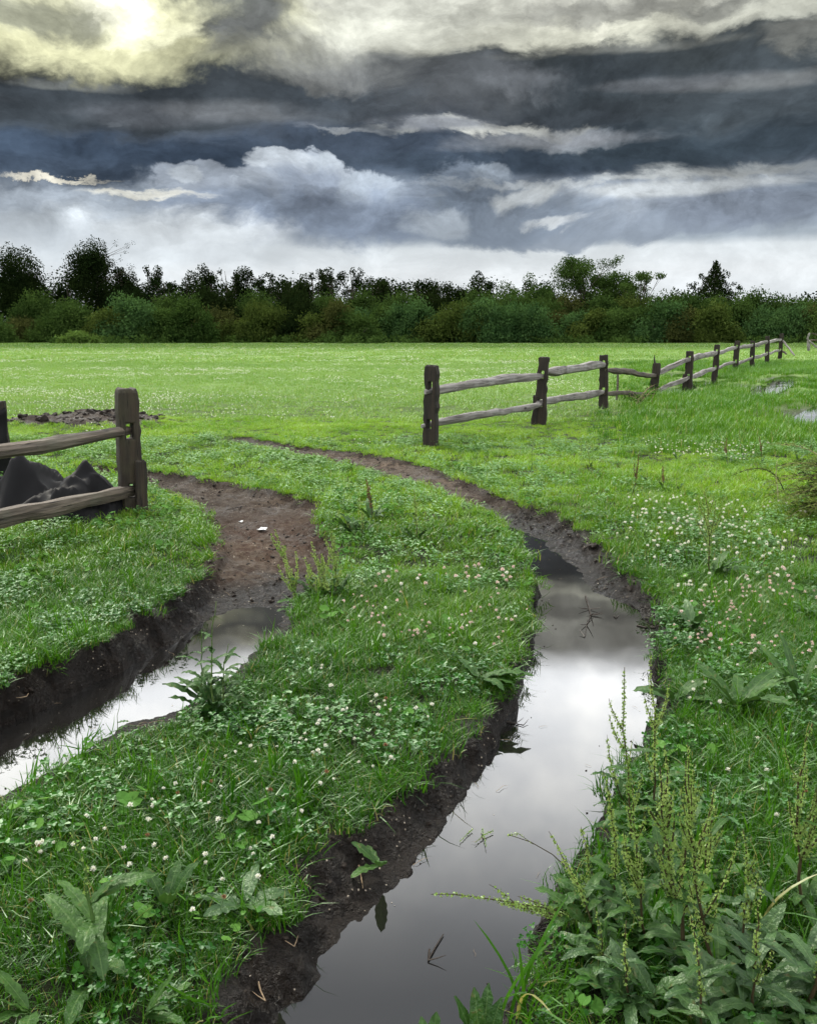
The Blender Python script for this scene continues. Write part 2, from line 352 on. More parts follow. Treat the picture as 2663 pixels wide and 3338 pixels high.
def sheet(name, P, z):
    me = bpy.data.meshes.new(name); me.from_pydata([(q[0], q[1], z) for q in P], [], [tuple(range(len(P)))]); me.materials.append(MWAT)
    o = bpy.data.objects.new(name, me); COL.objects.link(o); tag(o, kind='structure'); return o
def grow(P, k, c=None):
    c = P.mean(0); return c + (P - c) * k
for P in (pm1, pm2):
    # the water lies inside the rut: the outline of the cut, at water level
    zl = WZ if P is pm1 else WZ2; Q = poly_world(W1 if P is pm1 else W2, zl); n = np.roll(Q, -1, 0) - np.roll(Q, 1, 0); nn = np.stack([n[:, 1], -n[:, 0]], 1); nn /= np.linalg.norm(nn, axis=1, keepdims=True) + 1e-9
    area = 0.5 * np.sum(Q[:, 0] * np.roll(Q[:, 1], -1) - np.roll(Q[:, 0], -1) * Q[:, 1]); nn *= np.sign(area)
    sheet('water', Q + nn * .09, zl)
for P in pp: sheet('water', grow(P, 1.5), -.038)

# ------------------------------------------------------------------ scatter (stuff only)
def scatter(name, P, R, S, I, protos):
    me = bpy.data.meshes.new(name); me.vertices.add(len(P)); me.vertices.foreach_set('co', np.asarray(P, np.float32).ravel())
    a = me.attributes.new('rot', 'FLOAT_VECTOR', 'POINT'); a.data.foreach_set('vector', np.asarray(R, np.float32).ravel())
    a = me.attributes.new('scl', 'FLOAT', 'POINT'); a.data.foreach_set('value', np.asarray(S, np.float32))
    a = me.attributes.new('idx', 'INT', 'POINT'); a.data.foreach_set('value', np.asarray(I, np.int32))
    o = bpy.data.objects.new(name, me); COL.objects.link(o); tag(o, kind='stuff')
    ng = bpy.data.node_groups.new(name, 'GeometryNodeTree')
    for io in ('INPUT', 'OUTPUT'): ng.interface.new_socket('Geometry', in_out=io, socket_type='NodeSocketGeometry')
    N, L = ng.nodes, ng.links
    gi, go, ip, j = (N.new(q) for q in ('NodeGroupInput', 'NodeGroupOutput', 'GeometryNodeInstanceOnPoints', 'GeometryNodeJoinGeometry'))
    for p in reversed(protos):
        oi = N.new('GeometryNodeObjectInfo'); oi.inputs['Object'].default_value = p; oi.inputs['As Instance'].default_value = True
        L.new(oi.outputs['Geometry'], j.inputs[0])
    L.new(gi.outputs[0], ip.inputs['Points']); L.new(j.outputs[0], ip.inputs['Instance']); ip.inputs['Pick Instance'].default_value = True
    def att(n, t):
        x = N.new('GeometryNodeInputNamedAttribute'); x.data_type = t; x.inputs['Name'].default_value = n; return x.outputs['Attribute']
    L.new(att('idx', 'INT'), ip.inputs['Instance Index'])
    e = N.new('FunctionNodeEulerToRotation'); L.new(att('rot', 'FLOAT_VECTOR'), e.inputs[0]); L.new(e.outputs[0], ip.inputs['Rotation'])
    L.new(att('scl', 'FLOAT'), ip.inputs['Scale']); L.new(ip.outputs[0], go.inputs[0])
    m = o.modifiers.new('scatter', 'NODES'); m.node_group = ng; return o

def blade(mb, x, y, h, w, lean, az, seg=3, mi=0, r=None):
    dx, dy = cos(az), sin(az); px_, py_ = -dy, dx; V_ = []
    for k in range(seg):
        t = k / seg; o = lean * t * t * h; z = h * t * (1 - .35 * lean * t); ww = w * (1 - t * .55) / 2
        V_ += [(x + dx * o - px_ * ww, y + dy * o - py_ * ww, z), (x + dx * o + px_ * ww, y + dy * o + py_ * ww, z)]
    V_.append((x + dx * lean * h, y + dy * lean * h, h * (1 - .35 * lean)))
    Fc = [(2 * k, 2 * k + 1, 2 * k + 3, 2 * k + 2) for k in range(seg - 1)] + [(2 * seg - 2, 2 * seg - 1, 2 * seg)]
    mb.add(V_, Fc, mi, r)
def grass_patch(n, rad, h, w, seg, mat, leanmax=1.1, seed=0):
    random.seed(seed); mb = MB()
    for _ in range(n):
        a = random.random() * 2 * pi; q = sqrt(random.random()) * rad
        hh = h * random.uniform(.45, 1.2) * (1.5 if random.random() < .05 else 1)
        blade(mb, cos(a) * q, sin(a) * q, hh, w * random.uniform(.6, 1.3), random.uniform(.15, leanmax), random.random() * 2 * pi, seg)
    return mb.obj('grass_patch', mat, link=False)
def leaflet(mb, c, d, nrm_, L, W, mi=0, r=None, fold=.15):
    """small oval leaf from c along d"""
    d = nrm(d); s = nrm(np.cross(nrm_, d)); n = np.cross(d, s)
    pts = [(0, 0), (.3, .8), (.7, 1), (.95, .55), (1.0, 0)]; V_ = [c + d * L * a + n * 0 for a, b in pts]
    V_ += [c + d * L * a + s * W / 2 * b + n * fold * W * b for a, b in pts[1:4]] + [c + d * L * a - s * W / 2 * b + n * fold * W * b for a, b in pts[1:4]]
    mb.add(V_, [(0, 5, 1), (1, 5, 6, 2), (2, 6, 7, 3), (3, 7, 4), (0, 1, 8), (1, 2, 9, 8), (2, 3, 10, 9), (3, 4, 10)], mi, r)
def clover_patch(n, rad, seed):
    random.seed(seed); mb = MB()
    for _ in range(n):
        a = random.random() * 2 * pi; q = sqrt(random.random()) * rad; h = random.uniform(.025, .075)
        c = np.array([cos(a) * q, sin(a) * q, h]); tilt = np.array([random.uniform(-.4, .4), random.uniform(-.4, .4), 1.0]); az = random.random() * 6.28
        L = random.uniform(.009, .016); r = random.random()
        for k in range(3):
            th = az + k * 2.094; leaflet(mb, c, (cos(th), sin(th), random.uniform(-.1, .25)), tilt, L, L * .95, 0, r)
        mb.add([c + (-.0008, 0, 0), c + (.0008, 0, 0), (c[0] * .9, c[1] * .9, 0)], [(0, 1, 2)], 0, r)
    return mb.obj('clover_patch', MC, link=False)
def round_patch(n, rad, seed, L0=.015):
    random.seed(seed); mb = MB()
    for _ in range(n):
        a = random.random() * 2 * pi; q = sqrt(random.random()) * rad; h = random.uniform(.02, .08)
        c = np.array([cos(a) * q, sin(a) * q, h]); n_ = nrm([random.uniform(-.5, .5), random.uniform(-.5, .5), 1]); s = nrm(np.cross(n_, (1, .2, 0))); u = np.cross(n_, s)
        R_ = L0 * random.uniform(.55, 1.25); V_ = [c]
        az = random.random() * 6.28
        for k in range(12):
            th = az + k * 2 * pi / 12; rr = R_ * (.45 if k == 0 else 1) * (1 + .05 * (k % 2)); V_.append(c + (s * cos(th) + u * sin(th)) * rr + n_ * R_ * random.uniform(.08, .26))
        mb.add(V_, [(0, 1 + k, 1 + (k + 1) % 12) for k in range(12)], 0)
        mb.add([c + (-.001, 0, 0), c + (.001, 0, 0), (c[0] * .8, c[1] * .8, 0)], [(0, 1, 2)], 0)
    return mb.obj('round_leaf_patch', MR, link=False)

def sample(n, y0, y1, lat=.56, pad=.5, screen=None):
    """ground points between two distances, within what the camera and a step aside could see"""
    y = np.sqrt(RNG.random(n) * (y1 ** 2 - y0 ** 2) + y0 ** 2); x = (RNG.random(n) * 2 - 1) * (lat * y + pad)
    return x, y
def rots(n, tilt=.12):
    return np.stack([RNG.normal(0, tilt, n), RNG.normal(0, tilt, n), RNG.random(n) * 2 * pi], 1)

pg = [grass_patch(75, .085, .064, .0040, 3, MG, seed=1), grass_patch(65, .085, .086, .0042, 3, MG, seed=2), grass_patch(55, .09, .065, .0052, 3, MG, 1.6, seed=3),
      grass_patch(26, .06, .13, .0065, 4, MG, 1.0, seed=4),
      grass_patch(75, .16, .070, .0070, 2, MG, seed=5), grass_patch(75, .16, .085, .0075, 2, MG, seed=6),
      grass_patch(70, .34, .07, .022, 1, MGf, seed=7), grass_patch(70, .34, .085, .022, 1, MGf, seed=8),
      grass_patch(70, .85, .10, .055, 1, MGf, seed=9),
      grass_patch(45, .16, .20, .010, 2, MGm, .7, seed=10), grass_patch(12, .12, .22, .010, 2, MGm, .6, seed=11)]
GP = []
def collect(x, y, s, i, tilt=.12, mud_ok=None, dz=-.004):
    dM, dW, dP, _w = f = fields(x, y); keep = (dM < .004) & (mound(x, y) < .33 + .1 * RNG.random(len(x))) & ~((x > -4.2) & (x < -2.25) & (y > 6.62) & (y < 7.5))
    pu = sstep(-1.3, -.2, dP); keep &= RNG.random(len(x)) > pu * .99
    x, y = x[keep], y[keep]; f = tuple(q[keep] for q in f); z = height(x, y, f) + dz
    s = s[keep] if hasattr(s, '__len__') else np.full(len(x), s)
    # thin and short right at the cut edge
    s = s * (.82 + .18 * sstep(0, -.25, f[0]))
    GP.append((np.stack([x, y, z], 1), rots(len(x), tilt), s, i[keep], f))
def marshy(x, y):                                          # the tall wet grass on the right of the fence line
    return sstep(.20, .33, x / y + .05 * fbm(x, y, .3, 3)) * sstep(9.5, 13, y) * sstep(48, 34, y)
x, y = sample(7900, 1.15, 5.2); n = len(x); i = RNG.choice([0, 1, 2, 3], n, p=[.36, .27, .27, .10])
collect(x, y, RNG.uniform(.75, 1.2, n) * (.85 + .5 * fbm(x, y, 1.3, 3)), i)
x, y = sample(60000, 1.15, 13); dM = fields(x, y)[0]; k = (dM > -.07) & (dM < .012) & (RNG.random(len(x)) < .34) & (fbm(x, y, 2.2, 2) > -.28); x, y = x[k], y[k]; n = len(x); f = fields(x, y)
GP.append((np.stack([x, y, height(x, y, f) - .006 - .02 * sstep(0, .03, f[0])], 1), rots(n, .35), RNG.uniform(.55, 1.05, n), RNG.choice([0, 2, 3], n, p=[.35, .6, .05]), f)); print('edge', n)
x, y = sample(12500, 5.0, 15); n = len(x); i = RNG.choice([4, 5, 3], n, p=[.49, .46, .05])
collect(x, y, RNG.uniform(.75, 1.2, n) * (.82 + .5 * fbm(x, y, .8, 3)) * (1 - .35 * sstep(7, 12, y)), i)
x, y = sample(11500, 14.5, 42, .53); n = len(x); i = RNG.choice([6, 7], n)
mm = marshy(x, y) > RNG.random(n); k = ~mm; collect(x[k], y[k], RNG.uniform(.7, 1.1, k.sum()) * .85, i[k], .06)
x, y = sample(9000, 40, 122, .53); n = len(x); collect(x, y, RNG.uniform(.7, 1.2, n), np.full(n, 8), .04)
x, y = sample(22000, 9.5, 42, .53); m_ = marshy(x, y) > RNG.random(len(x)); x, y = x[m_], y[m_]; n = len(x)
collect(x, y, RNG.uniform(.6, 1.15, n), np.full(n, 9), .08)
x, y = sample(9000, 9, 40, .53); dP = fields(x, y)[2]; m_ = (dP > -.6) & (RNG.random(len(x)) < .10); x, y = x[m_], y[m_]
GP.append((np.stack([x, y, np.full(len(x), PZ - .05)], 1), rots(len(x), .1), RNG.uniform(.7, 1.2, len(x)), np.full(len(x), 10), None))
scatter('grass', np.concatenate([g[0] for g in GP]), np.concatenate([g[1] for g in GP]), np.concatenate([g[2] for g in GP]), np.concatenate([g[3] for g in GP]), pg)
print('grass patches', sum(len(g[0]) for g in GP))

GP = []
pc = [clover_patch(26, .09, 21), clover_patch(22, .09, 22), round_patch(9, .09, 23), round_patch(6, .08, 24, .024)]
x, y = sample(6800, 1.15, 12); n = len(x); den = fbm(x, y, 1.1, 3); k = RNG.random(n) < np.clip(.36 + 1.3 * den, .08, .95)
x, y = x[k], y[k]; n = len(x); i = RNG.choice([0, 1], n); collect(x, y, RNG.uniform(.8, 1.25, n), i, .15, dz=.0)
x, y = sample(26000, 1.15, 13); dM = fields(x, y)[0]; k = (dM < .03) & (dM > -.30) & (RNG.random(len(x)) < .36) & (fbm(x, y, 1.6, 3) > -.05)
x, y = x[k], y[k]; n = len(x); i = RNG.choice([0, 1, 2, 3], n, p=[.4, .3, .2, .1]); collect(x, y, RNG.uniform(.7, 1.15, n), i, .25, dz=-.008)
x, y = sample(1000, 1.15, 8); k = (x < -.3 + .0 * y) | (RNG.random(len(x)) < .35); x, y = x[k], y[k]; n = len(x); i = RNG.choice([2, 3], n)
k = fbm(x, y, 1.4, 3) > -.05; collect(x[k], y[k], RNG.uniform(.8, 1.2, k.sum()), i[k], .15, dz=.0)
scatter('clover_leaves', np.concatenate([g[0] for g in GP]), np.concatenate([g[1] for g in GP]), np.concatenate([g[2] for g in GP]), np.concatenate([g[3] for g in GP]), pc)

# clods of mud, pale chips and broken straw on the banks
def lump(seed, rough=.35):
    import bmesh
    random.seed(seed); bm = bmesh.new(); bmesh.ops.create_icosphere(bm, subdivisions=2, radius=1)
    ph = [random.random() * 9 for _ in range(3)]
    for v in bm.verts:
        k = 1 + rough * (sin(v.co.x * 3 + ph[0]) * cos(v.co.y * 4 + ph[1]) + .5 * sin(v.co.z * 7 + ph[2])) + random.uniform(-.1, .1); v.co = v.co * k; v.co.z *= .65
    me = bpy.data.meshes.new('clod'); bm.to_mesh(me); bm.free(); me.materials.append(MCLOD); return bpy.data.objects.new('clod', me)
def chip(seed):
    random.seed(seed); mb = MB(); n = 6
    top = [(cos(k * 6.28 / n) * random.uniform(.6, 1.2), sin(k * 6.28 / n) * random.uniform(.3, .7), .16) for k in range(n)]
    bot = [(a, b, -.1) for a, b, c in top]; mb.add(top + bot, [tuple(range(n))] + [(k, n + k, n + (k + 1) % n, (k + 1) % n) for k in range(n)])
    return mb.obj('chip', MCHIP, link=False)
def straw(seed):
    random.seed(seed); mb = MB(); p = [(-1, 0, .02)]
    for k in range(4): p.append((p[-1][0] + .5, p[-1][1] + random.uniform(-.2, .2), .05 + random.uniform(0, .15)))
    tube(mb, p, [.022, .026, .025, .02, .008], 4); return mb.obj('straw', MTWIG, link=False)
pcl = [lump(31), lump(32), lump(33), chip(34), chip(35), straw(36)]
x, y = sample(90000, 1.2, 13.5); f = fields(x, y); k = (f[0] > .0) & (f[1] < .0); x, y = x[k], y[k]; f = tuple(q[k] for q in f)
w_ = np.clip(.16 + .6 * sstep(.14, .0, f[0]) + fbm(x, y, 3, 3) * .7, .03, 1) * sstep(.02, -.12, f[1]) * sstep(14, 3, y); k = RNG.random(len(x)) < w_ * 1.3
x, y = x[k], y[k]; f = tuple(q[k] for q in f); n = len(x); z = height(x, y, f)
i = RNG.choice([0, 1, 2, 3, 4, 5], n, p=[.28, .28, .24, .08, .07, .05]); s = np.where(i < 3, RNG.gamma(1.8, .0026, n) + .002, np.where(i < 5, RNG.uniform(.0025, .006, n), RNG.uniform(.015, .045, n)))
scatter('mud_crumbs', np.stack([x, y, z + .001], 1), rots(n, .3), s, i, pcl); print('clods', n)
x2, y2 = sample(60000, 1.2, 9); f2 = fields(x2, y2); k = (f2[1] > .0) & (RNG.random(len(x2)) < .05 * sstep(.22, .0, f2[1])); x2, y2 = x2[k], y2[k]; n = len(x2)
i2 = RNG.choice([3, 4, 5, 0], n, p=[.15, .15, .3, .4]); scatter('floating_debris', np.stack([x2, y2, f2[3][k] + .001], 1), np.stack([np.zeros(n), np.zeros(n), RNG.random(n) * 6.28], 1), np.where(i2 == 5, RNG.uniform(.012, .03, n), RNG.uniform(.0015, .004, n)), i2, pcl); print('float', n)
k = mound(*(q := sample(9000, 11, 18, .6))) > .35; x, y = q[0][k], q[1][k]; n = len(x)
scatter('mound_crumbs', np.stack([x, y, height(x, y)], 1), rots(n, .3), RNG.gamma(1.8, .012, n) + .006, RNG.choice([0, 1, 2], n), pcl[:3])

# ------------------------------------------------------------------ clover blossoms
def blossom_mesh(seed, mp, hs, mst, stem=True):
    """round head of narrow florets; petals start at the origin of the head"""
    random.seed(seed); mb = MB(); R_ = .0095
    for k in range(46):
        z = 1 - 1.6 * (k + .5) / 46; a = k * 2.4; q = sqrt(max(0, 1 - z * z)); d = np.array([q * cos(a), q * sin(a), z]); s = nrm(np.cross(d, (.1, .2, 1)))
        L = R_ * random.uniform(.6, 1.3); w = .0015; dd = nrm(d + np.array([random.gauss(0, .2), random.gauss(0, .2), .3]))
        mb.add([d * R_ * .15 - s * w * .5, d * R_ * .15 + s * w * .5, dd * L + s * w, dd * L * 1.12, dd * L - s * w], [(0, 1, 2, 3, 4)], 0)
    return mb.mesh('clover_flower', mp)
def stem_mesh(seed, h, m):
    random.seed(seed); mb = MB(); a = random.uniform(-.02, .02); b = random.uniform(-.02, .02)
    tube(mb, [(a, b, -h), (a * .4, b * .4, -h * .5), (0, 0, 0)], [.0011, .001, .0009], 4); return mb.mesh('stem', m)
BL = {'w': [blossom_mesh(41, MPW, 0, 0), blossom_mesh(42, MPW, 0, 0)], 'p': [blossom_mesh(43, MPP, 0, 0), blossom_mesh(44, MPP, 0, 0)], 'b': [blossom_mesh(45, MPB, 0, 0)]}
SMS = [stem_mesh(51, .12, MST), stem_mesh(52, .13, MST)]
FL = []   # (x, y, colour, group number)
PXY = [G(1403, 1455), G(1759, 1382), G(432, 1668)]
def in_poly(P, n, colour, grp, clump=0.0):
    P = np.array(P, float); got = 0
    lo, hi = P.min(0), P.max(0)
    while got < n:
        q = lo + RNG.random(2) * (hi - lo)
        if sdist(P, np.array([q[0]]), np.array([q[1]]))[0] < 0: continue
        g = G(q[0], q[1], .07)
        if clump and fbm(g[0:1], g[1:2], clump, 2)[0] < RNG.uniform(-.25, .12): continue
        if fields(g[0:1], g[1:2])[0][0] > -.04: continue
        if any((g[0] - q_[0]) ** 2 + (g[1] - q_[1]) ** 2 < .06 for q_ in PXY): continue
        FL.append((g[0], g[1], colour if RNG.random() < .88 else ('w' if colour == 'p' else 'b'), grp)); got += 1
in_poly([(60,2760),(700,2440),(1200,2330),(1450,2350),(1290,2640),(980,2780),(800,2950),(640,3080),(60,3200)], 75, 'w', 0, 1.2)
in_poly([(1080,1880),(1500,1790),(1700,1850),(1725,2000),(1620,2200),(1350,2230),(1130,2050)], 95, 'p', 1, 2.0)
in_poly([(2160,1960),(2663,1800),(2663,2150),(2350,2120),(2150,2080)], 120, 'p', 2, 1.5)
in_poly([(2200,2120),(2663,2150),(2663,2800),(2420,2700),(2230,2350)], 26, 'w', 3, 2)
in_poly([(2050,1620),(2663,1640),(2663,1850),(2200,1930),(2000,1740)], 190, 'w', 4, 1)
in_poly([(2090,1425),(2520,1440),(2440,1500),(2120,1478)], 120, 'w', 5)
in_poly([(1000,2150),(1500,2200),(1480,2330),(900,2420)], 24, 'w', 0, 2)
FL.sort(key=lambda q: q[1])
GN = ['white clover blossom in the grass strip between the two wheel ruts', 'pinkish clover blossom on the bend of the grass strip between ruts',
      'pale pink clover blossom in the drift right of the wide water rut', 'white clover blossom in deep grass on the right bank above the docks',
      'small white clover blossom on the right meadow beyond the pink drift', 'tiny white clover blossom in the patch below the marshy grass']
GG = ['white clover on the grass strip', 'pinkish clover on the grass strip', 'pink clover on the right bank', 'white clover on the right bank', 'white clover on the right meadow', 'white clover below the marsh']
base = {}
for k, (x, y, c, g) in enumerate(FL[:300]):
    z = float(height(np.array([x]), np.array([y]))[0]) + random.uniform(.055, .10)
    o = bpy.data.objects.new('clover_flower', random.choice(BL[c])); COL.objects.link(o); o.location = (float(x), float(y), z)
    o.rotation_euler = (random.uniform(-.35, .35), random.uniform(-.35, .35), random.random() * 6); o.scale = [random.uniform(.5, .85) * (1.08 if y > 3.2 else .95)] * 3
    gname = GN[g]
    if c == 'b': gname = 'withered brown clover blossom among the grass beside the ruts'
    tag(o, gname, 'clover flower', 'withered brown clover' if c == 'b' else GG[g])
    if c == 'w' and 'pink' in gname: tag(o, 'white clover blossom mixed in among the pink clover by the rut', 'clover flower', 'white clover among the pink')
    s = bpy.data.objects.new('stem', random.choice(SMS)); COL.objects.link(s); s.parent = o
# the rest of the blossoms, and the thousands out on the meadow, as stuff
rest = FL[300:]; X = [q[0] for q in rest]; Y = [q[1] for q in rest]; I = [0 if q[2] != 'p' else 1 for q in rest]; S = [1.05] * len(rest)
def flower_patch(n, rad, s, seed, m):
    random.seed(seed); mb = MB()
    for _ in range(n):
        a = random.random() * 6.28; q = rad * random.random() ** .7; h = random.uniform(.05, .11); R_ = s * random.uniform(.7, 1.2); c = np.array([cos(a) * q, sin(a) * q, h])
        V_ = [c + (R_ * cos(k * 1.047), R_ * sin(k * 1.047), 0) for k in range(6)] + [c + (0, 0, R_ * .9), c - (0, 0, R_ * .5)]
        mb.add(V_, [(k, (k + 1) % 6, 6) for k in range(6)] + [((k + 1) % 6, k, 7) for k in range(6)])
    return mb.obj('flower_patch', m, link=False)
pf = [bpy.data.objects.new('blossom', BL['w'][0]), bpy.data.objects.new('blossom', BL['p'][0]), flower_patch(9, .35, .013, 61, MPW), flower_patch(12, .5, .020, 62, MPW)]
Z = list(height(np.array(X), np.array(Y)) + .075)
def meadow(n, y0, y1, idx, x0, x1, thr, s):
    x, y = sample(n, y0, y1, .55); k = (x / y > x0) & (x / y < x1); x, y = x[k], y[k]
    v = fbm(x * .35, y, .55, 4) + .25 * fbm(x, y, 3, 2); k = v > thr; x, y = x[k], y[k]; dM = fields(x, y)[0]; k = (dM < -.3) & (mound(x, y) < .2); x, y = x[k], y[k]
    X.extend(x); Y.extend(y); Z.extend(height(x, y)); I.extend([idx] * len(x)); S.extend(list(RNG.uniform(.8, 1.15, len(x)) * s))
meadow(1100, 9.5, 22, 2, -.6, .06, .20, .8); meadow(900, 9.5, 22, 2, -.6, -.25, .06, .8)
meadow(3400, 20, 42, 3, -.6, .16, .20, .62); meadow(4200, 40, 74, 3, -.6, .14, .18, .75); meadow(800, 15, 26, 2, .1, .2, .1, 1)
R = rots(len(X), .2); scatter('clover_blossoms', np.stack([X, Y, Z], 1), R, S, I, pf); print('flowers', len(X))

# ------------------------------------------------------------------ docks and other tall weeds
def hz(p): return float(height(np.array([float(p[0])]), np.array([float(p[1])]))[0])
def wavy_leaf(mb, base, d, up, L, W, droop=.5, wave=.12, mi=0, r=None, fold=.25):
    """long lance-shaped leaf with crisped edges, bending over"""
    base = np.asarray(base, float); d = nrm(d); up = np.asarray(up, float); n = 10; V_ = []; ph = random.random() * 6
    s = nrm(np.cross(d, up)); p = base.copy(); dd = d.copy(); rr = random.random() if r is None else r; tw = random.uniform(-.5, .5)
    for k in range(n + 1):
        t = k / n; w = W * (.12 + 1.0 * sin(pi * min(1, t * .92 + .06)) ** .8) * (1 if t < .95 else .35) / 2
        if k == 0: w = W * .07
        nn = np.cross(s, dd); s2 = nrm(s * cos(tw * t) + nn * sin(tw * t)); n2 = np.cross(s2, dd)
        for j in (-1, -.5, 0, .5, 1):
            wv = wave * W * sin(t * 24 + ph + j * 2) * abs(j) + fold * W * abs(j) * .5 * (1 - t)
            V_.append(p + s2 * w * j * (1 + .10 * sin(t * 31 + ph * j)) + n2 * wv)
        p = p + dd * L / n; dd = nrm(dd - np.array([0, 0, 1]) * droop / n * (.4 + 1.4 * t))
    mb.add(V_, [(a * 5 + b, a * 5 + b + 1, a * 5 + b + 6, a * 5 + b + 5) for a in range(n) for b in range(4)], mi, rr, [1, .5, 0, .5, 1] * (n + 1))
def whorls(mb, path, t0, t1, step, size, dens, mi=0, taper=True):
    """rings of small winged seeds round a stalk"""
    P = [np.asarray(p, float) for p in path]; L = sum(np.linalg.norm(P[k + 1] - P[k]) for k in range(len(P) - 1)); n = max(3, int(L * (t1 - t0) / step))
    for k in range(n):
        t = t0 + (t1 - t0) * (k + random.uniform(-.2, .2)) / n; t = min(max(t, 0), .999); q = t * (len(P) - 1); a = int(q); c = P[a] + (P[a + 1] - P[a]) * (q - a); d = nrm(P[a + 1] - P[a])
        s = nrm(np.cross(d, (.3, .9, .1))); u = np.cross(d, s); f = (1 - .55 * (k / n)) if taper else 1
        for _ in range(max(3, int(dens * f))):
            th = random.random() * 6.28; o = s * cos(th) + u * sin(th); rad = size * random.uniform(.4, 2.1) * f; e = c + o * rad + d * random.uniform(-.4, .4) * step - np.array([0, 0, size * .5 * random.random()])
            z = size * random.uniform(.5, .9) * (.6 + .4 * f); a1 = nrm(np.cross(o, d) + o * random.uniform(-.8, .8)); b1 = nrm(d + o * random.uniform(-.7, .7))
            mb.add([e - a1 * z, e - b1 * z * .8, e + a1 * z, e + b1 * z * 1.1], [(0, 1, 2, 3)], mi)
def curve(a, b, bend=(0, 0, 0), n=9, wig=.0):
    a = np.asarray(a, float); b = np.asarray(b, float); bend = np.asarray(bend, float); out = []
    for k in range(n + 1):
        t = k / n; out.append(a + (b - a) * t + bend * 4 * t * (1 - t) + (np.array([random.gauss(0, wig), random.gauss(0, wig), 0]) if 0 < k < n else 0))
    return out
def weed(name, base, tip, label, cat, group, branches=4, leaves=6, leaf=(.14, .028), seeds=1.0, sm=MS, lm=MD, stm=MSTd, thick=.0035, seed=0, rosette=4, rleaf=(.16, .032), bend=.02, tipY=None, size=.0054, t0=.38, br_len=.42):
    random.seed(seed); g = G(base[0], base[1], -.01); g[2] = hz(g) - .015
    T = V(tip[0], tip[1], g[1] + (0 if tipY is None else tipY)) if tip else None
    root = empty(name, g, label, cat, group); T = T - g; H = np.linalg.norm(T)
    P = curve((0, 0, 0), T, (random.uniform(-1, 1) * bend, random.uniform(-1, 1) * bend, 0), 10, H * .006)
    m = MB(); tube(m, P, [thick * (1 - .75 * k / 10) for k in range(11)], 5); m.obj('stem', stm, root, True)
    if seeds:
        m = MB(); whorls(m, P, t0, 1, .012, size, 13 * seeds); m.obj('flower_spike', sm, root)
        for k in range(branches):
            t = random.uniform(t0 * .75, .82); a = P[int(t * 10)]; th = random.random() * 6.28; L = H * br_len * random.uniform(.5, 1.1) * (1.15 - t)
            d = nrm(nrm(T) * 1.0 + np.array([cos(th), sin(th) * .7, 0]) * random.uniform(.25, .55)); b = a + d * L + np.array([0, 0, L * .1]); Q = curve(a, b, np.array([cos(th), sin(th), 0]) * L * .06, 6)
            m = MB(); tube(m, Q, [thick * .45 * (1 - .6 * q / 6) for q in range(7)], 4, 1); whorls(m, Q, .08, 1, .011, size, 11 * seeds); m.obj('flower_spike', [sm, stm], root)
    for k in range(leaves):
        t = random.uniform(.12, min(.72, t0 + .25)); a = P[int(t * 10)]; th = random.random() * 6.28; f = 1 - .75 * t
        m = MB(); wavy_leaf(m, a, (cos(th), sin(th), random.uniform(.2, 1.0)), (0, 0, 1), leaf[0] * f * random.uniform(.7, 1.2), leaf[1] * f * random.uniform(.8, 1.2), random.uniform(.6, 1.8)); m.obj('leaf', lm, root, True)
    for k in range(rosette):
        th = random.random() * 6.28; m = MB(); f = random.uniform(.65, 1.15)
        wavy_leaf(m, (cos(th) * .01, sin(th) * .01, .015), (cos(th), sin(th), random.uniform(.5, 1.8)), (0, 0, 1), rleaf[0] * f, rleaf[1] * f, random.uniform(.5, 1.6), .14); m.obj('leaf', lm, root, True)
    return root
DG = 'seeding docks on the right bank of the wide rut'
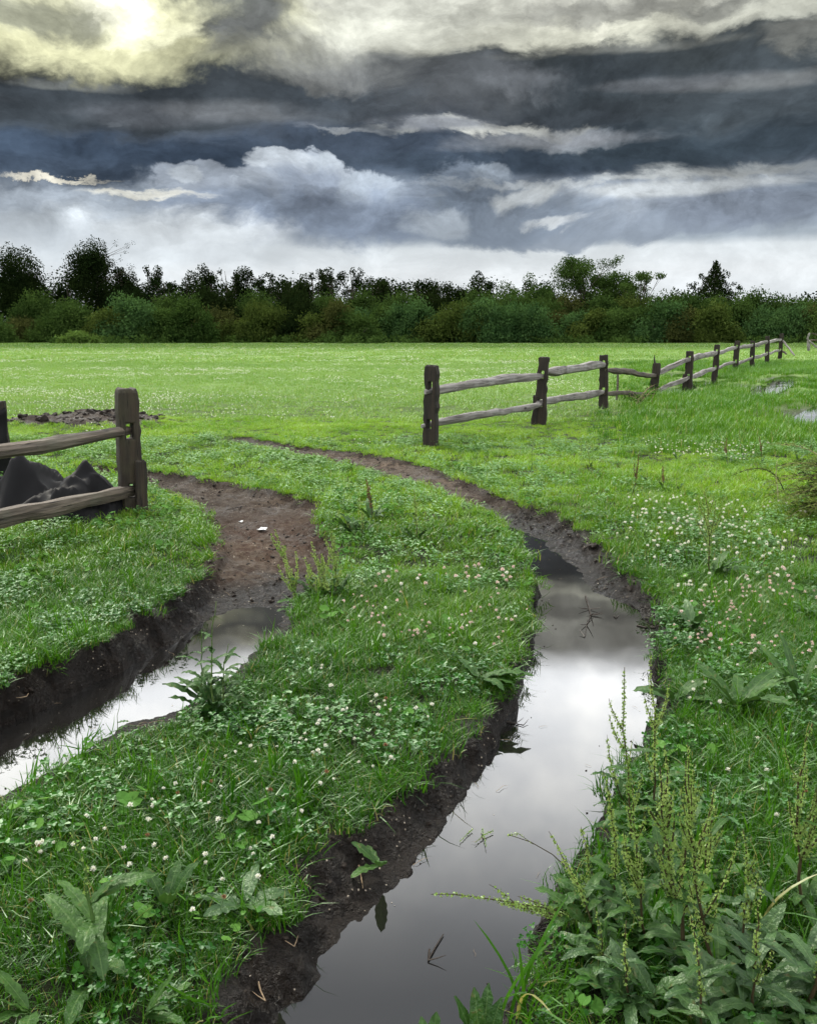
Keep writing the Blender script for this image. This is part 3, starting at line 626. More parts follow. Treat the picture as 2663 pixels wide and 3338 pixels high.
R_ = [((2075,2830),(2035,2175),'dock with one tall dark seed stalk standing clear before the water',2,6,{}),
      ((2135,2700),(2118,2130),'dock whose slim stalk rises highest beside the rut, right of the dark one',2,5,{}),
      ((2050,2640),(1978,2395),'short thin dock leaning over the water left of two tall stalks',0,3,dict(thick=.0022)),
      ((1990,3010),(1965,2515),'bright yellow-green dock spire at the edge of the wide water',3,5,{}),
      ((1905,3010),(1893,2695),'small pale dock spire just left of the bright yellow-green spire',1,4,dict(thick=.0025)),
      ((1945,3080),(1788,2710),'slender dock spire standing alone against the dark water',1,5,dict(thick=.0025)),
      ((2035,3065),(1405,2915),'dock stalk lying nearly flat out over the dark water',5,4,dict(t0=.12,bend=.05)),
      ((2260,3200),(2150,2500),'thick bushy dock with dark stem and dense green seed clusters',9,8,dict(thick=.006)),
      ((2340,3220),(2235,2480),'tall bushy dock behind the thickest dark-stemmed one',7,7,dict(thick=.005)),
      ((2120,3120),(2060,2560),'dense seeding dock between the bright spire and bushy dark-stemmed dock',6,6,{}),
      ((2200,2960),(2240,2420),'crowded seeding dock on the bank above the bushy dark-stemmed dock',6,5,{}),
      ((2140,2880),(2165,2430),'seeding dock crowded behind the two tall water-edge stalks',5,5,{}),
      ((2290,2900),(2330,2560),'low bushy dock merging into the grass right of the dock thicket',5,5,{}),
      ((2620,2980),(2648,2360),'pale seeding dock cut by the right border halfway up',6,6,dict(thick=.005)),
      ((2450,3330),(2480,2860),'leafy dock with few seeds and big silvery leaves near the corner',2,12,dict(lm=MDG,rosette=4,rleaf=(.18,.040),leaf=(.15,.034),seeds=.7)),
      ((2600,3330),(2690,2900),'leaning dark-stemmed dock with wide leaves in the bottom corner',1,12,dict(lm=MDG,rosette=4,rleaf=(.18,.040),leaf=(.16,.036),seeds=.6,thick=.006)),
      ((2280,3400),(2250,2980),'leafy dock with broad grey-green leaves below the bushy dock',0,13,dict(lm=MDG,rosette=5,rleaf=(.17,.036),leaf=(.15,.032),seeds=.8)),
      ((2060,3300),(2040,3000),'low dock with arching leaves above the muddy bank edge',1,9,dict(rosette=9,rleaf=(.14,.03),lm=MDG,seeds=.6)),
      ((1960,3180),(1935,2960),'small dock with pale leaves hanging over the muddy waterline',1,6,dict(rosette=7,rleaf=(.12,.026),lm=MDG,seeds=.6,thick=.002)),
      ((2390,3130),(2420,2700),'loose green dock between the bushy docks and the corner leaves',3,8,dict(rosette=6,lm=MDG))]
for k, (b, t, lab, nb, nl, kw) in enumerate(R_):
    kw = dict(dict(rosette=3), **kw)
    weed('dock_plant', b, t, lab, 'dock plant', DG, int(nb * 1.5), nl, seed=100 + k, **kw)
CG = 'seeding docks between the ruts'
for k, (b, t, lab) in enumerate([((977,1950),(893,1722),'dock leaning left over the bare mud, tallest of its clump'), ((1086,1965),(1013,1761),'thick leaning dock in the middle of the clump by the mud'),
        ((1097,1960),(1082,1728),'upright thin dock at the right side of the clump by the mud'), ((1018,1950),(990,1814),'short dock half hidden in the clump by the mud'),
        ((1045,1965),(1040,1845),'lowest dock of the clump beside the mud')]):
    weed('dock_plant', b, t, lab, 'dock plant', CG, 6 if k < 3 else 3, 5, seed=140 + k, thick=.004, size=.0075, t0=.22, rosette=5, rleaf=(.16, .032), br_len=.6)
for k, (b, t, lab) in enumerate([((1212,1705),(1191,1557),'dark seeding dock on the strip just below the far rut bend'), ((1358,1770),(1348,1592),'thin green dock at the inner side of the far rut bend'),
        ((1149,1750),(1102,1660),'low leafy dock left of the dark seeding dock'), ((1175,1755),(1172,1650),'small upright leafy dock beside the low leafy one')]):
    weed('dock_plant', b, t, lab, 'dock plant', 'docks near the far rut bend', 2, 8, seed=150 + k, thick=.004, size=.008, seeds=1 if k < 2 else .3, sm=MSb if k == 0 else MS, t0=.35, rosette=7, rleaf=(.20, .04), leaf=(.16,.03))
for k, (b, t, lab, sc_) in enumerate([((703,2335),(706,1960),'leafy green dock rising before the left water, tallest stem',1.), ((655,2310),(657,2052),'leafy dock stem left of the tallest one at the left water',.8), ((735,2330),(746,2098),'leafy dock stem right of the tallest one at the left water',.8)]):
    weed('dock_plant', b, t, lab, 'dock plant', 'leafy docks beside the left rut', 0, 15, seed=160 + k, seeds=0, thick=.0045, stm=MST, leaf=(.17, .034), rosette=3 if k else 6, rleaf=(.17, .042), t0=.6)
weed('dock_plant', (385,2365), (398,2238), 'small pale dock at the edge of the left water', 'dock plant', 'leafy docks beside the left rut', 0, 4, seed=165, seeds=0, stm=MST, leaf=(.10, .035), rosette=5, rleaf=(.13, .035), thick=.002)
weed('dock_plant', (300,3220), (235,2700), 'big dark dock with blotched leaves in the lower left corner', 'dock plant', None, 0, 9, seed=170, seeds=.25, thick=.006, leaf=(.22, .05), rosette=3, rleaf=(.16, .030), t0=.6, stm=MST)
def rosette(b, lab, n, L, W, seed, lm=MD, dirs=None, group=None, upk=(.4, 1.4), name='dock_rosette', cat='dock plant'):
    random.seed(seed); g = G(b[0], b[1], 0); g[2] = hz(g); root = empty(name, g, lab, cat, group)
    for k in range(n):
        th = dirs[k] if dirs else random.random() * 6.28; f = random.uniform(.8, 1.15); m = MB()
        wavy_leaf(m, (cos(th) * .01, sin(th) * .01, .03), (cos(th), sin(th), random.uniform(*upk)), (0, 0, 1), L * f, W * f, random.uniform(.4, 1.2), .09); m.obj('leaf', lm, root, True)
rosette((545,2975), 'young dock with three upright broad leaves in the clover', 4, .13, .036, 180, MD, [2.6, 1.4, .6, -1.2], upk=(1.2, 2.2))
rosette((800,2975), 'dock with flat pale leaves at the muddy edge of the grass', 5, .12, .036, 181, MDG, [3.0, .3, 5.6, 3.9, 1.5], upk=(.25, .6))
rosette((110,3330), 'dock with wide drooping leaves at the bottom left corner', 4, .14, .032, 182, MD)
rosette((470,3345), 'dock with curled pale leaves low in the grass beside the mud', 4, .10, .026, 183, MD)
rosette((1560,2235), 'dock rosette rooted in the bank with leaves over the wide water', 6, .20, .05, 184, MD, [.3, -.2, -.6, .1, 2.0, -1.0], upk=(.15, .5))
rosette((2190,2290), 'light green dock rosette at the right lip of the wide rut', 6, .15, .05, 185, MD)
rosette((2400,2330), 'dark leafy dock rosette in deep grass on the right bank', 8, .24, .045, 186, MD)
rosette((2260,2060), 'dock rosette with one shiny pale leaf near the pink clover', 6, .17, .036, 187, MDG)
rosette((2600,2300), 'tall long-leaved dock rosette at the right border', 8, .26, .028, 188, MD, upk=(.8, 2))
rosette((2620,3150), 'large silvery dock leaves spreading in the lower right corner', 6, .16, .036, 189, MDG)
rosette((2420,3180), 'wide wavy dock leaves beside the thick dark dock stem', 5, .15, .034, 190, MDG)
rosette((1240,2760), 'small dock leaves drooping over the mud below the strip', 4, .10, .03, 191, MD)
rosette((2150,3330), 'silvery dock leaves low on the bank at the bottom', 5, .13, .028, 192, MDG)
rosette((1400,3330), 'pair of bright leaves poking up from the water at the bottom', 3, .12, .035, 193, MD, [1.2, 1.9, .4], upk=(3, 5))
rosette((1570,3335), 'bright narrow leaf tuft beside the mud at the bottom', 4, .13, .03, 194, MD, [1.3, 1.8, .6, 2.4], upk=(2, 4))
def tuft(b, lab, n, L, w, seed, m=MG, lean=(.3, 1.0), group=None):
    random.seed(seed); g = G(b[0], b[1], 0); g[2] = hz(g) - .01; mb = MB()
    for _ in range(n): blade(mb, random.gauss(0, .012), random.gauss(0, .012), L * random.uniform(.6, 1.1), w, random.uniform(*lean), random.random() * 6.28, 6)
    o = mb.obj('grass_tuft', m); o.location = [float(q) for q in g]; tag(o, lab, 'grass tuft', group)
tuft((1690,3300), 'long-bladed grass tuft on the muddy bank at the bottom', 9, .28, .010, 200, MG)
tuft((1300,2110), 'tall bright grass tuft beside the dock clump', 12, .20, .008, 201, MG)
tuft((1330,1990), 'fine grass tuft on the strip below the docks', 10, .16, .006, 202, MG)
tuft((930,2060), 'wide-bladed grass tuft growing over the left water edge', 8, .14, .009, 203, MG)
tuft((2470,3020), 'broad pale grass tuft in the right bank grass', 8, .24, .011, 204, MG)
tuft((820,2420), 'grass tuft beside the leafy docks at the left water', 12, .18, .007, 205, MG)
tuft((1420,2400), 'long yellow-green tuft near the middle of the strip', 10, .2, .006, 206, MG)
tuft((2560,2560), 'arching pale grass tuft on the right bank', 10, .26, .007, 207, MG)
WG = 'thin seeding weeds on the right meadow'
WL = [((2055,1640),(2081,1478),'b','thin weed with reddish brown spike, left of the second brown one'), ((2164,1613),(2160,1515),'b','thin upright weed with brown seeds on the right meadow'),
      ((2104,1590),(2104,1529),'g','low forked green weed between the two brown-spiked weeds'), ((2206,1612),(2206,1530),'g','leafy forked weed right of the brown upright weed'),
      ((2372,1520),(2368,1427),'b','dark thin weed standing in the upper white clover patch'), ((2481,1515),(2472,1420),'b','dark brown seeded weed right of the white clover patch'),
      ((2539,1640),(2532,1502),'s','pale bleached stalk hooked at the top'), ((2206,1500),(2175,1400),'g','tall pale green grass-like weed leaning left over the white clover'),
      ((2312,1890),(2292,1600),'d','large branching pale green dock in the pink clover'), ((1732,1548),(1736,1387),'g','slender branched weed in front of the second fence post'),
      ((1922,1528),(1906,1430),'g','slim forked weed in front of the third fence post'), ((1930,1475),(1925,1440),'g','tiny weed on the meadow below the leaning fence post'),
      ((2420,1500),(2400,1320),'g','tall faint weed in front of the marsh grass'), ((2600,1500),(2560,1370),'g','tall pale weed before the nearer marsh puddle'), ((2330,1480),(2318,1370),'g','upright green weed under the marsh grass'),
      ((2640,1480),(2645,1330),'g','tall weed at the right border beside the marsh puddle'), ((2240,1440),(2232,1345),'g','thin weed below the fence marsh'), ((1535,1450),(1540,1400),'g','short weed right of the first fence post')]
for k, (b, t, ty, lab) in enumerate(WL):
    if ty == 'd': weed('dock_plant', b, t, lab, 'dock plant', None, 11, 7, seed=220 + k, thick=.0045, size=.0062, seeds=.45, t0=.3, rosette=7, rleaf=(.24, .045), br_len=.75)
    elif ty == 's': weed('tall_weed', b, t, lab, 'weed', WG, 0, 0, seed=220 + k, thick=.007, seeds=.15, sm=MSTp, stm=MSTp, rosette=0, bend=.05)
    else:
        weed('tall_weed', b, t, lab, 'weed', WG, 2, 3, seed=220 + k, thick=.0035, size=.007 if ty == 'b' else .006, seeds=.8 if ty == 'b' else .5, sm=MSb if ty == 'b' else MS, stm=MSTd if ty == 'b' else MST, t0=.5 if ty == 'b' else .4, rosette=3, rleaf=(.14, .02), leaf=(.1, .015))

# arching grass stalk and floating bits over the wide water
def stalk(name, pts, rad, m, lab, cat, heads=None, group=None):
    mb = MB(); P = [np.array(p) for p in pts]; o0 = P[0].copy(); P = [p - o0 for p in P]
    tube(mb, P, [rad * (1 - .6 * k / (len(P) - 1)) for k in range(len(P))], 5)
    if heads: whorls(mb, P, heads[0], heads[1], .006, .0028, 5, 1)
    o = mb.obj(name, [m, MS]); o.location = [float(q) for q in o0]; tag(o, lab, cat, group); return o
b0 = G(1905, 2900, 0); Y0 = b0[1]
stalk('arching_grass_stalk', [b0 * [1, 1, 0] + [0, 0, -.02], V(1860,2840,Y0), V(1800,2785,Y0), V(1730,2745,Y0), V(1655,2720,Y0), V(1690,2718,Y0), V(1738,2752,Y0)], .0016, MSTd, 'thin grass stalk arching over the dark water with drooping seed head', 'grass stalk', (.66, 1))
for k, pts in enumerate([[(1538,2705),(1518,2723),(1497,2745)], [(1606,2708),(1575,2722),(1548,2748)], [(1571,2702),(1578,2730),(1585,2762)]]):
    stalk('floating_seed_head', [G(a, b, WZ + .006 + .002 * k) for a, b in pts], .0014, MST, ['slanted seed head floating left of the crossed pair', 'flatter seed head of the crossed pair on the water', 'steeper seed head of the crossed pair on the water'][k], 'seed head', (.0, 1), 'seed heads floating on the wide water')
def twig(pts, rad, m, lab, z=0.004, side=None, lift=.0, seed=0):
    random.seed(seed); P = []
    for a, b in pts:
        g = G(a, b, 0)
        for _ in range(3): zz_ = max(hz(g), WZ) + z; g = G(a, b, zz_)
        P.append(g)
    o0 = P[0].copy(); P = [p - o0 for p in P]; mb = MB(); tube(mb, P, [rad * (1 - .5 * k / (len(P) - 1)) for k in range(len(P))], 5)
    for q in range(side or 0):
        k = random.randrange(1, len(P)); d = np.array([random.uniform(-1, 1), random.uniform(-1, 1), .15]); d = nrm(d); tube(mb, [P[k], P[k] + d * rad * 9, P[k] + d * rad * 16 + [0, 0, .003]], [rad * .7, rad * .5, rad * .2], 4)
    o = mb.obj('fallen_twig', m); o.location = [float(q) for q in o0]; tag(o, lab, 'twig', None)
twig([(180,2188),(140,2205),(110,2235),(88,2270)], .0035, MTWIG, 'pale forked twig on the dark left bank', .008, 2, seed=1)
twig([(1908,1942),(1920,1985),(1925,2005),(1912,2035),(1905,2075)], .0045, MTWIGd, 'dark budded twig floating on the wide water', .004, 9, seed=2)
twig([(2075,2038),(2105,2045),(2118,2043),(2140,2048)], .004, MTWIGd, 'small dark twig at the right edge of the wide water', .004, 6, seed=3)
twig([(1445,3045),(1420,3085),(1395,3130),(1400,3095)][::-1], .003, MTWIGd, 'dark curved twig half sunk at the left waterline', .004, 1, seed=4)
twig([(1652,2352),(1680,2358),(1705,2365)], .003, MTWIGd, 'short dark twig lying on the left side of the wide water', .004, 2, seed=5)
twig([(850,2975),(880,3010),(905,3050),(960,3085)], .002, MTWIG, 'thin straw lying across the mud bank', .01, 2, seed=6)
twig([(1170,2820),(1178,2860),(1183,2895)], .0025, MTWIG, 'short straight straw on the mud bank', .008, 0, seed=7)
twig([(840,3190),(850,3230),(866,3262)], .0025, MTWIG, 'pale straw on mud at the bottom of the strip', .008, 1, seed=8)
twig([(1900,1790),(1955,1755),(2015,1728)], .008, MTWIGd, 'dark stick lying across the outer lip of the rut bend', .02, 3, seed=9)
twig([(2000,2008),(2008,2014),(2015,2006)], .004, MTWIGd, 'tiny bent twig floating near the far end of the water', .004, 0, seed=10)
twig([(790,1650),(770,1655),(740,1662)], .006, MTWIGd, 'dark stick on the bare mud of the left rut', .015, 1, seed=11)
# scrap of white paper
def scrap(px_, lab, s, seed):
    s = s * .75
    random.seed(seed); mb = MB(); n = 5; V_ = []
    for a in range(n):
        for b in range(n): V_.append(((a / 4 - .5) * s + random.uniform(-.004, .004), (b / 4 - .5) * s * .7 + random.uniform(-.004, .004), random.uniform(0, .006) + .004 * abs(a - 2)))
    mb.add(V_, [(a * n + b, (a + 1) * n + b, (a + 1) * n + b + 1, a * n + b + 1) for a in range(n - 1) for b in range(n - 1)]); o = mb.obj('paper_scrap', MPAPER)
    g = G(px_[0], px_[1], -.05); o.location = (float(g[0]), float(g[1]), hz(g) + .008); o.rotation_euler = (0, 0, random.random() * 3)
    md = o.modifiers.new('thickness', 'SOLIDIFY'); md.thickness = .0012; tag(o, lab, 'paper scrap')
scrap((855,1727), 'crumpled white paper scrap on the bare reddish mud', .105, 1); scrap((786,1700), 'small white scrap left of the larger crumpled paper', .045, 2)

# ------------------------------------------------------------------ split-rail fences
def post_mesh(w, d, h, holes, seed, below=.15, mat=MWP, rough=.006, chamfer=.02):
    """squared timber with real through-mortises; grid faces so the sides can wander"""
    random.seed(seed); hw = w * .17; xs = [-w / 2, -w * .33, -hw, 0, hw, w * .33, w / 2]; zs = [-below, 0]
    cuts = sorted([0] + [q for a, b in holes for q in (a, (a + b) / 2, b)] + [h - chamfer, h]); z = -below; zz = [z]
    for c in cuts:
        n = max(1, int((c - zz[-1]) / .07)) if c - zz[-1] > 1e-4 else 0; s0 = zz[-1]
        for k in range(n): zz.append(s0 + (c - s0) * (k + 1) / n)
    nx, nz = len(xs), len(zz); jx = [[random.gauss(0, rough) for _ in range(2)] for _ in zz]
    off = [random.random() * 9, random.random() * 9]
    def pt(i, k, s):
        x, z = xs[i], zz[k]; top = z > h - chamfer * .5; e = 1.0
        if top: e = .84 + .06 * sin(i * 2.1 + off[0])
        wv = .5 * rough * sin(z * 9 + off[0]) + (jx[k][0 if x < 0 else 1] if abs(x) > w * .4 else 0)
        hh = z + (random.Random(int(seed * 91 + i * 7 + (s > 0) * 3)).uniform(-.012, .008) if top and k == nz - 1 else 0)
        dd = d / 2 * (1 - .10 * (abs(x) > w * .4)) + .5 * rough * sin(z * 13 + i + off[1]) * .8
        tp = 1 + .10 * (1 - max(z, 0) / h)
        return (x * e * tp + wv, s * dd * (e if top else 1), hh)
    mb = MB(); idx = {}; V_ = []
    for s in (-1, 1):
        for k in range(nz):
            for i in range(nx): idx[(i, k, s)] = len(V_); V_.append(pt(i, k, s))
    def solid(i, k):
        if i < 0 or i >= nx - 1 or k < 0 or k >= nz - 1: return False
        if i in (2, 3):
            zc = (zz[k] + zz[k + 1]) / 2
            if any(a < zc < b for a, b in holes): return False
        return True
    Fc = []
    for i in range(nx - 1):
        for k in range(nz - 1):
            if not solid(i, k): continue
            g = lambda a, b, s: idx[(a, b, s)]
            Fc += [(g(i, k, -1), g(i + 1, k, -1), g(i + 1, k + 1, -1), g(i, k + 1, -1)), (g(i, k, 1), g(i, k + 1, 1), g(i + 1, k + 1, 1), g(i + 1, k, 1))]
            if not solid(i - 1, k): Fc.append((g(i, k, -1), g(i, k + 1, -1), g(i, k + 1, 1), g(i, k, 1)))
            if not solid(i + 1, k): Fc.append((g(i + 1, k, -1), g(i + 1, k, 1), g(i + 1, k + 1, 1), g(i + 1, k + 1, -1)))
            if not solid(i, k - 1): Fc.append((g(i, k, -1), g(i, k, 1), g(i + 1, k, 1), g(i + 1, k, -1)))
            if not solid(i, k + 1): Fc.append((g(i, k + 1, -1), g(i + 1, k + 1, -1), g(i + 1, k + 1, 1), g(i, k + 1, 1)))
    mb.add(V_, Fc, 0, .5); return mb
def add_bevel(o, w=.006):
    m = o.modifiers.new('soft_edges', 'BEVEL'); m.width = w; m.segments = 2; m.limit_method = 'ANGLE'; m.angle_limit = radians(40)
def rail(parent, a, b, th, seed, mat, sag=.0, wander=.02, w2=None, ends=.5, rel=None):
    """split rail between two points (local to parent); flattened ends, uneven wedge section"""
    random.seed(seed); a = np.array(a, float); b = np.array(b, float); L = np.linalg.norm(b - a); n = 13; w2 = w2 or th * .8; jj = [(random.gauss(0, wander * .28), random.gauss(0, wander * .28)) for _ in range(14)]; mb = MB(); V_ = []; k8 = 9
    prof = [1 + random.uniform(-.16, .16) for _ in range(k8)]; ph = [random.random() * 6 for _ in range(4)]
    kink = random.uniform(.25, .75)
    for i in range(n + 1):
        t = i / n; e = lerp(ends, 1, float(sstep(0, .13, t) * sstep(1, .87, t))); dz = wander * (sin(t * 5 + ph[0]) + .5 * sin(t * 11 + ph[1])) * sin(pi * t) - sag * 4 * t * (1 - t); dy = wander * sin(t * 4 + ph[2]) * sin(pi * t) + jj[i][1]; dz += jj[i][0] * sin(pi * t)
        vary = 1 + .10 * sin(t * 9 + ph[3]) + .06 * sin(t * 23 + ph[1]); dz += wander * .8 * (1 - abs(t - kink) / kink if t < kink else 1 - (t - kink) / (1 - kink)) * sin(pi * t)
        for k in range(k8):
            th_ = 2 * pi * k / k8 + .2; c, s = cos(th_), sin(th_); q = prof[k] * (1 + .05 * sin(t * 31 + k * 2.3) + random.uniform(-.07, .07)); sq = 1 / max(abs(c), abs(s)) ** .55
            V_.append((t * L + (random.uniform(-.02, .02) if i in (0, n) else 0), c * w2 / 2 * q * e * sq * vary + dy, s * th / 2 * q * e * sq * vary + dz))
    Fc = [(i * k8 + k, i * k8 + (k + 1) % k8, (i + 1) * k8 + (k + 1) % k8, (i + 1) * k8 + k) for i in range(n) for k in range(k8)] + [tuple(range(k8))[::-1], tuple(n * k8 + k for k in range(k8))]
    mb.add(V_, Fc, 0, .5); o = mb.obj('rail', mat, parent); d = (b - a) / L; o.location = a
    o.rotation_euler = (0, -math.asin(max(-1, min(1, d[2]))), atan2(d[1], d[0])); add_bevel(o, .004); return o

PB = [((1403,1455),(1410,1190),44), ((1759,1382),(1772,1163),33), ((1966,1333),(1968,1157),27), ((2129,1280),(2141,1183),24), ((2241,1274),(2248,1144),22), ((2327,1244),(2337,1123),17), ((2395,1206),(2402,1111),16), ((2449,1203),(2453,1111),13), ((2498,1188),(2501,1095),12), ((2540,1171),(2547,1087),11)]
pos = [G(*b) for b, t, w in PB]
fence = empty('split_rail_fence', (pos[0][0], pos[0][1], 0), 'long weathered split-rail fence running from the field gap into the distance', 'fence')
o0 = np.array([pos[0][0], pos[0][1], 0])
def zat(px, py, p): return float(V(px, py, p[1])[2])
RT = [[(1395,1277),(1770,1226)], [(1785,1212),(1968,1190)], [(1975,1206),(2136,1226)], [(2136,1219),(2246,1172)], [(2248,1172),(2334,1149)], [(2334,1152),(2400,1132)], [(2399,1136),(2452,1125)], [(2452,1127),(2500,1114)], [(2500,1117),(2546,1107)]]
RB = [[(1383,1388),(1765,1318)], [(1755,1313),(1968,1278)], [(1970,1283),(2132,1284)], [(2130,1283),(2244,1230)], [(2243,1232),(2331,1201)], [(2331,1202),(2397,1180)], [(2397,1191),(2450,1167)], [(2450,1168),(2499,1153)], [(2499,1154),(2543,1142)]]
zt = [zat(*RT[0][0], pos[0])] + [zat(*RT[k][1], pos[k + 1]) for k in range(9)]; zb = [zat(*RB[0][0], pos[0])] + [zat(*RB[k][1], pos[k + 1]) for k in range(9)]
for k, (b, t, w) in enumerate(PB):
    p = pos[k]; T = V(t[0], t[1], p[1]); h = T[2]; W = w / F * sqrt(p[0] ** 2 + p[1] ** 2) * .98
    q = pos[min(k + 1, 9)] - pos[max(k - 1, 0)]; yaw = atan2(q[1], q[0]) + pi / 2                # mortises run along the fence
    if k == 0: yaw -= .35
    yaw = yaw * .55 + (-atan2(p[0], p[1]) + pi if yaw > pi / 2 else -atan2(p[0], p[1])) * .45
    holes = [(zb[k] - .04, zb[k] + .085), (zt[k] - .04, min(zt[k] + (.13 if k == 0 else .085), h - .05))]
    if holes[0][1] > holes[1][0] - .03 or holes[0][0] < .03: holes = [(max(.03, zb[k] - .02), zb[k] + .06), (zt[k] - .03, min(zt[k] + .06, h - .04))]
    mb = post_mesh(W, W * (.52 if k else .6), h, holes, 300 + k); o = mb.obj('post', MWP, fence); o.location = [float(v) for v in (p - o0)]
    lean = -(T[0] - p[0]) / h; o.rotation_euler = (0, -lean, yaw if yaw < pi / 2 else yaw - pi); add_bevel(o, .008)
    if k == 3:
        s = MB(); tube(s, [(-.05, 0, h - .02), (-.075, 0, h + .08), (-.09, 0, h + .19)], [.03, .02, .004], 4); s.obj('splinter', MWP, o)
    if k in (1, 4):                                                                            # cleat nailed to the foot
        s = post_mesh(W * .5, W * .5, .46 if k == 1 else .42, [], 330 + k); c = s.obj('cleat', MWP, o); c.location = (-W * .5, -W * .12, -.01)
tA = [.105, .10, .10, .11, .12, .10, .11, .13, .11]; 
for k in range(9):
    for (r_, zz_, mats, sd) in ((RT, zt, [MWR, MWR, MWRd, MWR, MWR, MWR, MWR, MWR, MWR], 0), (RB, zb, [MWR, MWR, MWRd, MWR, MWR, MWR, MWR, MWR, MWR], 20)):
        a = V(*r_[k][0], pos[k][1]) - o0; b = V(*r_[k][1], pos[k + 1][1]) - o0
        d = nrm(b - a); a = a - d * .06; b = b + d * .06; rail(fence, a, b, tA[k] * (1.15 if sd == 0 else 1) * (1.25 if k == 1 else 1), 340 + k + sd, mats[k], wander=.017 if k < 7 else .025)
# thin stake behind the dark rails, and brush caught there
g = G(2009, 1303); s = MB(); h = zat(2011, 1212, g); tube(s, [(0, 0, -.1), (.01, 0, h * .5), (.0, 0, h)], [.028, .026, .024], 5); o = s.obj('wooden_stake', MWRn); o.location = [float(v) for v in g]; tag(o, 'thin leaning stake behind the dark rails between third and fourth posts', 'stake')
def brush(b, lab, n, L, seed):
    random.seed(seed); g = G(*b); g[2] = hz(g); mb = MB()
    for _ in range(n):
        th = random.random() * 6.28; l = L * random.uniform(.5, 1.1); d = np.array([cos(th) * .8, sin(th) * .5, random.uniform(.3, .8)]); e = d * l; P = curve((random.gauss(0, .1), random.gauss(0, .1), 0), e, (0, 0, l * .18), 5); tube(mb, P, [.008, .007, .006, .005, .004, .002], 4, 0)
        for q in range(10):
            k = random.randrange(1, 6); leaflet(mb, P[k], (random.gauss(0, 1), random.gauss(0, 1), random.gauss(0, .6)), (random.gauss(0, .5), random.gauss(0, .5), 1), .06, .025, 1)
    o = mb.obj('brush_branch', [MTWIG, MT['mid']]); o.location = [float(v) for v in g]; tag(o, lab, 'brush')
brush((2085,1320), 'twiggy green brush growing under the leaning fourth post', 12, .55, 1)
# end brace and broken section far right
def stick(parent, a, b, th, seed, mat, name='rail'):
    o = rail(parent, a, b, th, seed, mat, wander=.01, ends=.7); o.name = name; return o
g = pos[9]; Yb = g[1] - 1.5
stick(fence, V(2549, 1108, g[1]) - o0, V(2588, 1158, Yb) - o0, .10, 371, MWR, 'brace'); stick(fence, V(2546, 1142, g[1]) - o0, V(2562, 1155, g[1] - .5) - o0, .10, 372, MWRd, 'brace')
g = G(2634, 1146); br = empty('broken_fence', g, 'collapsed grey end of fence with crossed rails at the right border', 'broken fence')
for k, (a, b, th, m) in enumerate([((2634,1146),(2632,1110),.20,MWR), ((2630,1106),(2638,1085),.12,MWR), ((2630,1106),(2670,1140),.13,MWR), ((2645,1086),(2672,1096),.10,MWRd), ((2632,1110),(2675,1108),.10,MWRd), ((2585,1153),(2655,1154),.10,MWRd)]):
    o = stick(br, V(a[0], a[1], g[1]) - g, V(b[0], b[1], g[1] - (.3 if k == 2 else 0)) - g, th, 380 + k, m, 'post' if k == 0 else 'rail')

# near fence at the left
A0 = G(432, 1668); B0 = A0 + np.array([-.74, -2.55, 0]); lf = empty('split_rail_fence', A0, 'near brown split-rail fence end with thick chamfered post at left', 'fence')
T = V(411, 1265, A0[1]); h = float(T[2]); sl = (T[0] - A0[0]) / h
ztA = float(V(400, 1405, A0[1])[2]); zbA = float(V(410, 1600, A0[1])[2])
mb = post_mesh(.165, .14, h, [(zbA - .05, zbA + .065), (ztA - .06, ztA + .065)], 390, chamfer=.035, rough=.004); o = mb.obj('post', MWPn, lf); o.rotation_euler = (0, sl, radians(32)); add_bevel(o, .014)
c = post_mesh(.085, .05, .43, [], 391, chamfer=.01, rough=.003).obj('cleat', MWPn, o); c.location = (.052, -.088, 0); c.rotation_euler = (0, .03, 0); add_bevel(c, .005)
d = nrm(B0 - A0); q = post_mesh(.18, .15, h, [(zbA, zbA + .14), (ztA - .06, ztA + .09)], 392).obj('post', MWPn, lf); q.location = B0 - A0; q.rotation_euler = (0, 0, radians(32)); add_bevel(q, .01)
rail(lf, np.array([0, 0, ztA]) - d * .02, B0 - A0 + np.array([0, 0, ztA + .0]) + d * .05, .092, 393, MWRn, wander=.012, sag=-.01, ends=.8, w2=.07)
rail(lf, np.array([0, 0, zbA]) - d * .02, B0 - A0 + np.array([0, 0, zbA + .10]) + d * .05, .110, 394, MWRn, wander=.010, ends=.75, w2=.10)

